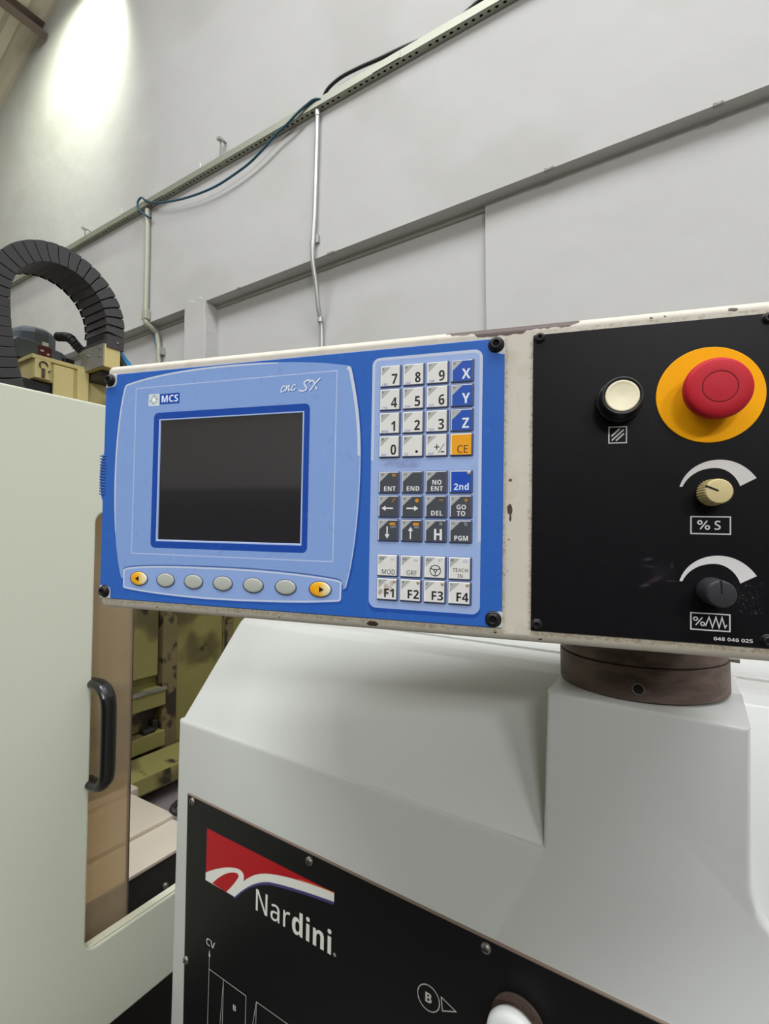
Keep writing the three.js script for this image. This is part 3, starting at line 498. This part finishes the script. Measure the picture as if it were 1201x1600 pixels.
    const stroke = (pts, col, wd) => { trace(pts); c.strokeStyle = col; c.lineWidth = L(wd); c.stroke(); };
    stroke([[-364.2, 60], [-366, 84, -365.8, 118], [-365.4, 150, -361.5, 178, -358, 190], [-357, 194, -356, 194.8, -353.5, 195.4], [-330, 200.6, -295, 204.1, -252, 204.1], [-225, 204.1, -200, 203.2]], '#c9d0df', 3.2);
    stroke([[-139, 194.5], [-135.9, 193.5, -135.4, 191], [-129.6, 166, -126.9, 146, -126.9, 124]], '#cdd3df', 5.2);
    stroke([[-126.9, 124], [-126.8, 84, -130.5, 44, -137, 22]], '#b2c3e4', 2);
    c.restore();
    stroke([[-344.2, 190.5], [-147.9, 191.6], [-148.5, 41.5], [-344.2, 41.8], [-344.2, 190.5]], '#b4c5e6', 0.9);
    // screen surround
    c.fillStyle = '#1d4aa4'; c.beginPath(); c.roundRect(X(-323.5), Y(167.1), L(152.8), L(119.7), L(4.5)); c.fill();
    c.fillStyle = '#aebfe2'; c.fillRect(X(-317.9), Y(161.2), L(142.2), L(108));
    // maker's badge
    c.fillStyle = '#d9dedd'; c.fillRect(X(-330), Y(184.3), L(11.7), L(10.8));
    c.strokeStyle = '#9fb3bb'; c.lineWidth = L(1.1); for (let i = 0; i < 4; i++) { const a = i * Math.PI / 2 + 0.3; c.beginPath(); c.arc(X(-324.2), Y(178.9), L(3.1), a, a + 0.95); c.stroke(); }
    for (const [dx, dy] of [[-3.6, -0.4], [3.4, 0.6], [0.3, 3.7], [-0.2, -3.4]]) { c.fillStyle = '#8fa4a8'; c.beginPath(); c.arc(X(-324.2 + dx), Y(178.9 + dy), L(0.9), 0, 7); c.fill(); }
    c.fillStyle = '#fff'; c.beginPath(); c.arc(X(-324.2), Y(178.9), L(1.4), 0, 7); c.fill();
    c.fillStyle = '#1b49a6'; c.fillRect(X(-317.6), Y(183.7), L(20.9), L(9.3));
    const word = (str, font, x0, x1, y, col, st) => { c.save(); c.font = font; c.textAlign = 'left'; c.textBaseline = 'alphabetic'; const m = c.measureText(str).width; c.translate(X(x0), Y(y)); c.scale((x1 - x0) * K / m, 1); c.fillStyle = col; c.fillText(str, 0, 0); c.restore(); };
    word('MCS', 'bold ' + L(8.6) + 'px sans-serif', -316.6, -297.9, 176, '#eef2fb');
    // brush-lettered model mark
    const brush = (pts, wd) => { for (const [dx, dy, col] of [[0.7, -0.7, '#5874ae'], [0, 0, '#e2e7f0']]) { c.save(); c.translate(L(dx), -L(dy)); trace(pts); c.strokeStyle = col; c.lineWidth = L(wd); c.lineCap = 'round'; c.stroke(); c.restore(); } };
    const curve = (x, y, p) => p.map((q) => q.map((v, i) => (i % 2 ? y + v : x + v)));
    brush(curve(-197.4, 177.9, [[3.6, 4.2], [3.2, 5.4, 1.6, 4], [-0.6, 0.6, 0.9, -0.2], [2, -0.3, 3.6, 1.2]]), 0.95);
    brush(curve(-193.2, 178.2, [[1.2, 4.4], [0.2, 0.2], [1.4, 3, 3.3, 4.6], [3.9, 4.8, 3.5, 3.6], [2.2, 0.2, 3.3, 0.3], [4, 0.5, 4.6, 1.2]]), 0.95);
    brush(curve(-188.4, 178.8, [[4.2, 3.8], [3.8, 5, 2.2, 3.7], [-0.1, 0.4, 1.4, -0.3], [2.8, -0.4, 4.2, 1]]), 0.95);
    brush(curve(-180.4, 177.5, [[9.2, 6.3], [9.6, 8.6, 7.2, 8.3], [3.6, 7.6, 4.2, 5.4], [5.2, 3.8, 6.2, 2.6], [6.6, 0.4, 3.4, -0.1], [0.8, -0.2, 0.1, 0.8]]), 1.25);
    brush(curve(-171.6, 177.9, [[0.2, 6.2], [2.2, 8.4, 3.6, 6.6], [4.6, 3.6, 6.4, 0.4]]), 1.2);
    brush(curve(-171.6, 177.9, [[9, 8.6], [5, 5.4, 0.6, -0.4]]), 1.2);
    // soft-key strip
    const bar = [[-352.6, 26.8], [-350, 28.6, -343.3, 29.4], [-318, 32.2, -278, 32.7, -228, 32.5], [-200, 32, -165, 30.4, -144.5, 27.6], [-141.5, 27, -140.7, 26.5, -140.6, 24.8], [-140.9, 13.6], [-141, 11.4, -143, 10.9], [-170, 7.6, -215, 5.9, -262, 5.5], [-300, 5.9, -330, 7.6, -349, 9.9], [-352, 10.4, -352.6, 11.2], [-352.6, 26.8]];
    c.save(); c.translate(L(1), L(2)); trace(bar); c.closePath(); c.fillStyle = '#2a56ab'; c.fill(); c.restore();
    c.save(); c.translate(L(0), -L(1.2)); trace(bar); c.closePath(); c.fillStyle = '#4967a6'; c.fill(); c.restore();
    trace(bar); c.closePath(); c.fillStyle = '#90abdc'; c.fill();
    c.save(); trace(bar); c.closePath(); c.clip(); stroke(bar, '#c6d1e6', 3); c.restore();
    // keypad field
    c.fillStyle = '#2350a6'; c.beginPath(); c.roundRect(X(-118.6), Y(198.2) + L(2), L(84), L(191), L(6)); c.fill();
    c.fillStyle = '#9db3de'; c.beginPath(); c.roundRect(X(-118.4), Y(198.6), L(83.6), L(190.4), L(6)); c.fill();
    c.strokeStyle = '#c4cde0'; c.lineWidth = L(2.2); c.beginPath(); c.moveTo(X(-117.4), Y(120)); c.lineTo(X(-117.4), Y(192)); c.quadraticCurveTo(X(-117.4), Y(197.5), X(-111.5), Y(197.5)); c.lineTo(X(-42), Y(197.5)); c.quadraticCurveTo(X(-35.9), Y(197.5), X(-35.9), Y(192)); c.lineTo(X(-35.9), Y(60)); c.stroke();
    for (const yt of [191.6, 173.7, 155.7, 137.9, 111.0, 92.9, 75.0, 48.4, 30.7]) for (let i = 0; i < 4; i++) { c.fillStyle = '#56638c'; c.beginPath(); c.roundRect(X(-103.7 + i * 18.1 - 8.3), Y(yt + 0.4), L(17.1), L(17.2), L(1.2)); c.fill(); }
    // soiled patch between the key groups
    const r = rng(3); for (let i = 0; i < 60; i++) { c.fillStyle = 'rgba(100,110,150,0.05)'; c.beginPath(); c.ellipse(X(-108 + r() * 26), Y(113 + r() * 6), L(1 + r() * 4), L(0.8 + r() * 2), 0, 0, 7); c.fill(); }
    // white corner tabs under the screws
    c.fillStyle = '#c9cdd2';
    const tab = (x, y, sx, sy) => { c.beginPath(); c.roundRect(X(x) - (sx > 0 ? 0 : L(12.5)) - (sx > 0 ? L(6) : 0), Y(y) - (sy > 0 ? L(11.5) : 0) - (sy > 0 ? 0 : L(6)), L(12.5 + 6), L(11.5 + 6), L(5)); c.fill(); };
    tab(BX0, BY1, 1, -1); tab(BX1 + 6, BY1, -1, -1); tab(BX0, 0, 1, 1); tab(BX1 + 6, 0, -1, 1);
    for (let i = 0; i < 500; i++) { c.fillStyle = r() < 0.6 ? 'rgba(255,255,255,0.02)' : 'rgba(20,20,50,0.03)'; c.beginPath(); c.ellipse(r() * w, r() * h, 2 + r() * 30, 2 + r() * 12, r() * 3, 0, 7); c.fill(); }
  });
  const bs = new THREE.Shape(); bs.moveTo(BX0, 0); bs.lineTo(BX1, 0); bs.lineTo(BX1, BY1); bs.lineTo(BX0, BY1); bs.lineTo(BX0, 133); bs.quadraticCurveTo(BX0 - 3.6, 128, BX0 - 4, 112); bs.quadraticCurveTo(BX0 - 3.6, 96, BX0, 88); bs.closePath();
  const hole = rr(-316.5, 54.7, -177.1, 160, 0.6, THREE.Path); bs.holes.push(hole);
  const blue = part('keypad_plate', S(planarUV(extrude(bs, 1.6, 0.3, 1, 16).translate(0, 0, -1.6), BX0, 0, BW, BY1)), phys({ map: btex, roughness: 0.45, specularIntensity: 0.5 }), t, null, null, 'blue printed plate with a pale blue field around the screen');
  part('screen', S(range(-317, -176.6, 54.2, 160.5, -3.4, -1.2)), M.screen, t, null, null, 'dark switched-off display');
  for (let i = 0; i < 14; i++) part('vent_fin', S(range(-383.2, -376.6, 94.5 + i * 2.7, 95.7 + i * 2.7, -1.2, 0.7, 0.4)), M.ventBlue, blue);

  // ---------------- keys
  const CELL = 128, AW = 4 * CELL, AH = 9 * CELL;
  const rows = [
    [['7', 'w', 'A', 'LBS'], ['8', 'w', 'B', 'LBC'], ['9', 'w', 'C', 'CIR'], ['X', 'b', 'D']],
    [['4', 'w', 'E', 'CTC'], ['5', 'w', 'F', 'STP'], ['6', 'w', 'G', 'SCL'], ['Y', 'b', 'H']],
    [['1', 'w', 'I', 'RND'], ['2', 'w', 'J', 'CHF'], ['3', 'w', 'K', 'TDF'], ['Z', 'b', 'L']],
    [['0', 'w', 'M', 'INC'], ['.', 'w', 'N', 'CC'], ['+/-', 'w', 'O', 'SKP'], ['CE', 'y']],
    [['ENT', 'd', 'SP', '='], ['END', 'd', 'LF'], ['NO|ENT', 'd', 'BS'], ['2nd', 'B']],
    [['left', 'd', 'P', '/'], ['right', 'd', 'Q', 'dot'], ['DEL', 'd', 'R', '-'], ['GO|TO', 'd', 'S', '+']],
    [['down', 'd', 'T', 'MAX', 'cont'], ['up', 'd', 'U', 'MAX', 'Abs'], ['H', 'd', 'V', '', 'π'], ['PGM', 'd', 'CL', '', '½']],
    [['MOD', 'w', 'MIR', '', 'Inc'], ['GRF', 'w', 'FAC', '', 'Rel'], ['wheel', 'w', 'ROT', '', 'x²'], ['TEACH|IN', 'w', 'W', '', '√x']],
    [['F1', 'f', 'X'], ['F2', 'f', 'Y'], ['F3', 'f', 'Z'], ['F4', 'f', '?']],
  ];
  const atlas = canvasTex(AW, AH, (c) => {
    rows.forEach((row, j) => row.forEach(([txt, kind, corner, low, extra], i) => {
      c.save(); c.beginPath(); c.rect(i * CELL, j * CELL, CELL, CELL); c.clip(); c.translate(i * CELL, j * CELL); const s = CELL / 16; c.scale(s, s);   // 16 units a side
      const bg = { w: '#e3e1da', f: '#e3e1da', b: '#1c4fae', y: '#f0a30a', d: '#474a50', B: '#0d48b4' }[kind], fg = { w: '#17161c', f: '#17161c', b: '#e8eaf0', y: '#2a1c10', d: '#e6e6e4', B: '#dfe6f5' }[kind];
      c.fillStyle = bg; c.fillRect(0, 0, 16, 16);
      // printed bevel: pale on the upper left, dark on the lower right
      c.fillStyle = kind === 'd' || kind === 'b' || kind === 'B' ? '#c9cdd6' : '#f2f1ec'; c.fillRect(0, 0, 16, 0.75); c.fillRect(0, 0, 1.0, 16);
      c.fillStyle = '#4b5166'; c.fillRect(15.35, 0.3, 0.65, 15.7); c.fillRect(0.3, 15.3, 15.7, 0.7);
      if (corner) { c.fillStyle = '#b2b3ae'; c.beginPath(); c.moveTo(1, 0.8); c.lineTo(8.3, 0.8); c.lineTo(1, 7.6); c.fill(); c.fillStyle = '#55565a'; c.font = (corner.length > 2 ? 'bold 2.1px' : 'bold 2.5px') + ' sans-serif'; c.textAlign = 'left'; c.fillText(corner, 1.5, 3.4); }
      c.fillStyle = fg; c.strokeStyle = fg;
      const centre = (str, size, x, y, sx = 1, wt = 'bold ') => { c.save(); c.font = wt + size + 'px sans-serif'; c.textAlign = 'center'; c.translate(x, y); c.scale(sx, 1); c.fillText(str, 0, 0); c.restore(); };
      if (kind === 'w' && j < 4) {
        if (txt === '.') { c.beginPath(); c.arc(11.2, 12.2, 1.05, 0, 7); c.fill(); }
        else if (txt === '+/-') { c.lineWidth = 0.75; c.beginPath(); c.moveTo(6.2, 9.3); c.lineTo(10.2, 9.3); c.moveTo(8.2, 7.3); c.lineTo(8.2, 11.3); c.stroke(); c.lineWidth = 0.4; c.beginPath(); c.moveTo(9.2, 14); c.lineTo(13.8, 6.9); c.stroke(); c.lineWidth = 0.8; c.beginPath(); c.moveTo(11.2, 12.9); c.lineTo(13.8, 12.9); c.stroke(); }
        else centre(txt, 10.6, 11.3, 13.9, 0.86);
        if (low) { c.fillStyle = '#7f93c4'; c.font = 'bold 2.7px sans-serif'; c.textAlign = 'left'; c.fillText(low, 1.4, 14.6); }
      } else if (kind === 'b') centre(txt, 10.2, 11, 14.3);
      else if (kind === 'y') centre(txt, 7.6, 9, 14, 1.0, '');
      else if (kind === 'B') centre(txt, 6.4, 8.6, 13.9, 1.02);
      else if (kind === 'f') centre(txt, 9, 10, 14.2, 0.98);
      else if (txt === 'left' || txt === 'right' || txt === 'up' || txt === 'down') {
        c.save(); c.translate(txt === 'left' ? 7.2 : txt === 'right' ? 8.6 : 7.4, txt === 'left' || txt === 'right' ? 9.4 : 9.7); c.rotate({ right: 0, left: Math.PI, up: -Math.PI / 2, down: Math.PI / 2 }[txt]);
        c.fillRect(-4.6, -0.55, 6.4, 1.1); c.beginPath(); c.moveTo(1.4, -2); c.lineTo(4.6, 0); c.lineTo(1.4, 2); c.fill(); c.restore();
      } else if (txt === 'wheel') { c.lineWidth = 0.6; c.beginPath(); c.arc(8.4, 10.2, 3.9, 0, 7); c.stroke(); c.beginPath(); c.arc(8.4, 10.2, 1.0, 0, 7); c.stroke(); for (const a of [Math.PI / 2, Math.PI * 1.14, -Math.PI * 0.14]) { c.beginPath(); c.moveTo(8.4 + Math.cos(a), 10.2 + Math.sin(a)); c.lineTo(8.4 + 3.9 * Math.cos(a), 10.2 + 3.9 * Math.sin(a)); c.stroke(); } c.beginPath(); c.moveTo(5, 8.7); c.quadraticCurveTo(8.4, 10.4, 11.8, 8.7); c.stroke(); }
      else if (txt === 'H') centre('H', 11.4, 10, 14.2, 0.95);
      else if (txt.includes('|')) { const [a, b] = txt.split('|'); if (kind === 'd') { centre(a, 5, 8.6, 9.6, 1); centre(b, 5, 8.6, 14.3, txt === 'GO|TO' ? 1 : 1); } else { centre(a, 3.7, 8.6, 10.9, 1.05, ''); centre(b, 3.7, 8.6, 14.9, 1.05, ''); } }
      else centre(txt, kind === 'w' ? 4.9 : 4.9, 8.8, 14, txt === 'PGM' || kind === 'w' ? 0.98 : 1.05, kind === 'w' ? '' : 'bold ');
      if (kind === 'd') { c.fillStyle = '#d79022'; c.strokeStyle = '#d79022'; c.lineWidth = 0.6; if (low === 'dot') { c.beginPath(); c.arc(12, 3.6, 1.45, 0, 7); c.fill(); } else if (low === 'MAX') c.fillRect(9.2, 2.2, 4.6, 2); else if (low) { c.beginPath(); if (low === '-' || low === '=' || low === '+') { c.moveTo(10.6, 3.2); c.lineTo(13.6, 3.2); } if (low === '=') { c.moveTo(10.6, 2.2); c.lineTo(13.6, 2.2); } if (low === '+') { c.moveTo(12.1, 1.6); c.lineTo(12.1, 4.8); } if (low === '/') { c.moveTo(10.8, 4.8); c.lineTo(13.4, 1.8); } c.stroke(); } }
      if (extra) { c.fillStyle = kind === 'd' ? '#c9c9c6' : '#6f8cd0'; c.font = (extra.length > 2 ? '2.3px' : '3.6px') + ' sans-serif'; c.textAlign = 'center'; c.fillText(extra, 12, kind === 'd' && extra.length > 2 ? 6.3 : 4.2); }
      if (txt === 'F1') { const r = rng(2); c.fillStyle = 'rgba(88,60,40,0.75)'; c.beginPath(); c.arc(6.8, 8.6, 1.3, 0, 7); c.fill(); for (let q = 0; q < 24; q++) { c.fillStyle = 'rgba(110,85,60,0.13)'; c.beginPath(); c.arc(2 + r() * 10, 3 + r() * 9, 0.4 + r() * 1.6, 0, 7); c.fill(); } }
      c.restore();
    }));
  });
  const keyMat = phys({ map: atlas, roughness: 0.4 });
  const keyGeo = extrude(rr(-7.9, -8, 7.9, 8, 0.8), 1.0, 0.35, 2, 4);
  const YT = [191.6, 173.7, 155.7, 137.9, 111.0, 92.9, 75.0, 48.4, 30.7];
  const said = { left: 'left arrow', right: 'right arrow', up: 'up arrow', down: 'down arrow', wheel: 'handwheel symbol', '.': 'decimal point' };
  const kinds = { w: 'white key', f: 'white function key', b: 'blue axis key', y: 'orange key', d: 'dark grey key', B: 'bright blue key' };
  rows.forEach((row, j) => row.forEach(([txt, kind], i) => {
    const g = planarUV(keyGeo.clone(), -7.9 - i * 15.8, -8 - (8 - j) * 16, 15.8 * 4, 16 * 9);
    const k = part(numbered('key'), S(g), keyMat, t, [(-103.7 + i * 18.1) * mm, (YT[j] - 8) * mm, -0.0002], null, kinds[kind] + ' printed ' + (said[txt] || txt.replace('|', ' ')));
    if (kind === 'f' || kind === 'B') part('indicator_lamp', S(latheZ([[0, 0.55], [0.9, 0.45], [1.25, 0.2], [1.3, 0]], 16)), M.ledOff, k, [0.0057, 0.0062, 0.0009]);
  }));
  // soft keys under the screen
  const softGeo = (z0, z1, rx, ry) => latheZ([[0, z1], [0.62, z1 - 0.08], [0.88, z1 - 0.25], [0.97, z1 - 0.5], [1, z0]], 48).scale(rx, ry, 1);
  [-334.8, -306, -277, -247.8, -218.6, -188.9, -158.6].forEach((x, i) => {
    const end = i === 0 || i === 6;
    const k = part('soft_key', planarUV(S(softGeo(0, 1.2, 9.1, 5.9)), -0.0091, -0.006, 0.0182, 0.012), end ? M.softOrange(i === 0) : M.softGrey, t, [x * mm, 0.0196, -0.0001], null, end ? (i ? 'orange oval key with right arrow' : 'orange oval key with left arrow') : null);
    part('key_rim', S(latheZ([[0.985, 0.55], [1.075, 0.5], [1.09, 0]], 48).scale(9.1, 5.95, 1)), M.keyRim, k);
    if (end) { const d = i ? 1 : -1; part('arrow_mark', S(extrude(poly([[-1.7 * d, -2.2], [2.2 * d, 0], [-1.7 * d, 2.2]]), 0.25)), M.black, k, [d * 0.0012, 0, 0.00112]); }
  });
  // ---------------- black switch plate
  const GX0 = 0, GX1 = 143, GY1 = 205;
  const gtex = canvasTex(1430, 2048, (c, w, h) => {
    const kx = w / GX1, ky = h / GY1, X = (x) => x * kx, Y = (y) => (GY1 - y) * ky, L = (v) => v * kx;
    c.fillStyle = '#100e11'; c.fillRect(0, 0, w, h);
    const r = rng(21);
    for (let i = 0; i < 700; i++) { c.fillStyle = r() < 0.6 ? 'rgba(70,64,62,0.035)' : 'rgba(0,0,0,0.06)'; c.beginPath(); c.ellipse(r() * w, r() * h, 4 + r() * 60, 3 + r() * 30, r() * 3, 0, 7); c.fill(); }
    for (let i = 0; i < 160; i++) { c.fillStyle = 'rgba(150,148,150,' + (0.05 + 0.15 * r()) + ')'; c.beginPath(); c.arc(r() * w, r() * h, 0.8 + r() * 2, 0, 7); c.fill(); }
    // greasy smears left of the lower knob, chalky specks at its right
    for (const [x, y, sx, sy, rot, a] of [[72, 51.5, 4, 1.2, -0.2, 0.10], [73, 47, 6, 0.9, 0.1, 0.05], [70.5, 34.8, 4, 1.4, -0.25, 0.11], [76, 38.5, 6, 2.2, -0.5, 0.07], [86, 38.2, 4.5, 1.0, 0, 0.07], [86, 48, 1.2, 3.4, 0, 0.05], [80, 43, 9, 7, 0.2, 0.02]]) for (let i = 0; i < 14; i++) { const q = 1 - i / 16; c.fillStyle = 'rgba(160,158,166,' + a * 0.28 + ')'; c.beginPath(); c.ellipse(X(x + (r() - 0.5) * sx * 0.5), Y(y + (r() - 0.5) * sy * 0.7), L(sx * q), L(sy * q), rot, 0, 7); c.fill(); }
    for (let i = 0; i < 150; i++) { const u = r(), v = r(); c.fillStyle = 'rgba(185,182,178,' + (0.08 + 0.3 * r() * r()) + ')'; c.beginPath(); c.arc(X(119 + 16 * u), Y(20 + 20 * v), L(0.12 + r() * 0.4), 0, 7); c.fill(); }
    const W = '#dedbd8'; c.strokeStyle = W; c.fillStyle = W; c.lineCap = 'butt';
    // hatched square under the white button
    c.lineWidth = L(0.75); c.strokeRect(X(48.7), Y(138.3), L(10.6), L(10.6));
    c.lineWidth = L(1.0); for (const [a, b, e, f] of [[50.2, 132.2, 55.2, 137], [50.4, 129.4, 57.6, 136.4], [53, 129.2, 57.8, 133.8]]) { c.beginPath(); c.moveTo(X(a), Y(b)); c.lineTo(X(e), Y(f)); c.stroke(); }
    // growing crescents above the two knobs
    for (const dy of [0, -60]) {
      c.beginPath(); c.moveTo(X(90.2), Y(98.3 + dy)); c.bezierCurveTo(X(93), Y(109 + dy), X(102.5), Y(115.2 + dy), X(112), Y(115.2 + dy)); c.bezierCurveTo(X(120.5), Y(115.2 + dy), X(127.5), Y(110.5 + dy), X(132), Y(103.4 + dy));
      c.lineTo(X(123.3), Y(98.5 + dy)); c.bezierCurveTo(X(121), Y(105.8 + dy), X(115.5), Y(109.9 + dy), X(110), Y(110.0 + dy)); c.bezierCurveTo(X(101.5), Y(110.1 + dy), X(94.8), Y(105.4 + dy), X(91.9), Y(98.3 + dy)); c.closePath(); c.fill();
    }
    // legends
    c.lineWidth = L(0.8); c.strokeRect(X(96.6), Y(79.4), L(21.5), L(10.7)); c.strokeRect(X(96.6), Y(18.9), L(21.2), L(10.3));
    c.lineWidth = L(0.85); const pct = (x, y, s) => { c.beginPath(); c.arc(X(x), Y(y + 1.55 * s), L(1.1 * s), 0, 7); c.stroke(); c.beginPath(); c.arc(X(x + 4.1 * s), Y(y - 1.55 * s), L(1.1 * s), 0, 7); c.stroke(); c.beginPath(); c.moveTo(X(x + 0.1 * s), Y(y - 2.7 * s)); c.lineTo(X(x + 4.0 * s), Y(y + 2.7 * s)); c.stroke(); };
    pct(101.6, 74.2, 1); c.lineWidth = L(0.7); pct(99.2, 13.8, 0.95);
    c.font = L(7.4) + 'px sans-serif'; c.textAlign = 'center'; c.save(); c.translate(X(111.2), Y(71.5)); c.fillText('S', 0, 0); c.strokeStyle = W; c.lineWidth = L(0.25); c.strokeText('S', 0, 0); c.restore();
    c.lineWidth = L(0.7); c.beginPath(); [[104.6, 11], [106.6, 16.8], [108.4, 10.6], [110.3, 16.8], [112, 10.6], [113.6, 16.8], [115.2, 10.8], [116.2, 12.6]].forEach((p, i) => (i ? c.lineTo(X(p[0]), Y(p[1])) : c.moveTo(X(p[0]), Y(p[1])))); c.stroke();
    c.save(); c.font = 'bold ' + L(3.1) + 'px sans-serif'; c.textAlign = 'left'; const m = c.measureText('048 046 025').width; c.translate(X(109), Y(2.6)); c.scale(L(21) / m, 1); c.fillText('048 046 025', 0, 0); c.restore();
  });
  const sp = part('switch_plate', S(planarUV(extrude(rr(GX0, 0, GX1, GY1, 0.6), 1.6, 0.3, 1).translate(0, 0, -1.6), GX0, 0, GX1, GY1)), phys({ map: gtex, roughness: 0.42, specularIntensity: 0.3 }), t, null, null, 'black plate with printed white symbols');
  // socket-head screws of both plates
  const screw = (x, y, r, p) => {
    const k = part('screw', S(latheZ([[0.46 * r, 0.55 * r], [0.5 * r, 0.8 * r], [0.85 * r, 0.7 * r], [r, 0.35 * r], [r * 1.02, 0], [1.25 * r, -0.02], [1.25 * r, -0.3]], 28)), M.screwBlack, t, [x * mm, y * mm, 0.0002], null, null);
    part('hex_socket', S(new THREE.CylinderGeometry(0.48 * r, 0.48 * r, 0.1, 6).rotateX(Math.PI / 2).translate(0, 0, 0.5 * r)), M.hole, k);
  };
  for (const [x, y] of [[-374.0, 200.0], [-25.4, 200.6], [-25.4, 5.9], [-373.4, 6.3]]) screw(x, y, 4.6);
  for (const [x, y] of [[4.3, 202.4], [138.5, 201.6], [3.8, 4.5], [137.3, 4.8]]) screw(x, y, 3.1);
  // white push button
  {
    const b = part('push_button', S(latheZ([[14, 0], [14, 4.5], [13.6, 5.2], [12.6, 5.6], [12.4, 16.4], [12.1, 17.2], [11.4, 17.6], [10.6, 17.2], [10.3, 16], [0, 15.5]], 56)), M.black, t, [0.0544, 0.1548, 0], null, 'black round button with a cream cap');
    part('button_cap', S(latheZ([[10.2, 13], [10.2, 16.4], [9.9, 17.1], [9.2, 17.4], [8.6, 17.0], [0, 16.6]], 56)), M.cream, b);
  }
  // emergency stop
  {
    const e = part('emergency_stop', S(latheZ([[30.3, 0], [30.3, 0.5], [30, 0.8], [0, 0.8]], 72)), M.yellow, t, [0.1068, 0.1563, 0], null, 'yellow disc with a red mushroom button');
    part('stem', S(latheZ([[13.5, 0.8], [13.5, 7], [12.6, 7.6], [12.4, 12], [0, 12]], 48)), M.black, e);
    const cap = part('red_cap', S(latheZ([[11.5, 8.5], [14.8, 8.8], [17.3, 10.2], [18.3, 12.6], [18.5, 15.4], [18.2, 17.4], [17.4, 18.9], [16.0, 19.7], [13, 20.2], [9.6, 20.5], [9.45, 20.2], [9.0, 20.2], [8.85, 20.55], [0, 20.8]], 72)), M.red, e);
    part('groove_ring', S(new THREE.TorusGeometry(9.22, 0.2, 6, 72).translate(0, 0, 20.2)), M.darkRed, cap);
  }
  // two knurled knobs
  const knob = (y, h, r0, r1, mat, name, flute, label, turn) => {
    const pts = [], n = 30;
    const s = new THREE.Shape(); for (let i = 0; i <= n * 4; i++) { const a = i / (n * 4) * Math.PI * 2, q = r0 - (flute ? 0.55 * (i % 4 < 2 ? 0 : 1) : 0); i ? s.lineTo(Math.cos(a) * q, Math.sin(a) * q) : s.moveTo(Math.cos(a) * q, Math.sin(a) * q); }
    const g = extrude(s, h - 1, 0.3, 1), p = g.attributes.position;
    for (let i = 0; i < p.count; i++) { const k = mix(1, r1 / r0, p.getZ(i) / h); p.setX(i, p.getX(i) * k); p.setY(i, p.getY(i) * k); } g.computeVertexNormals();
    const k = part(name, S(g), mat, t, [0.1077, y * mm, 0], null, label);
    part('knob_face', S(latheZ([[r1 - 0.3, h - 1.6], [r1 - 0.35, h - 0.5], [r1 - 0.9, h], [0, h + 0.05]], 40)), mat, k);
    part('pointer', S(range(0.5, r1 + 0.1, -0.55, 0.55, h - 1.4, h + 0.18, 0.1).rotateZ(turn)), M.hole, k);
  };
  knob(94.4, 15.5, 8.5, 7.6, M.ivory, 'override_knob', true, 'ivory fluted knob with a black pointer', Math.PI * 0.86);
  knob(33.4, 20, 8.3, 7.9, M.darkGrey, 'override_knob', false, 'dark grey smooth knob', Math.PI * 0.52);
}

renderer.render(scene, camera);
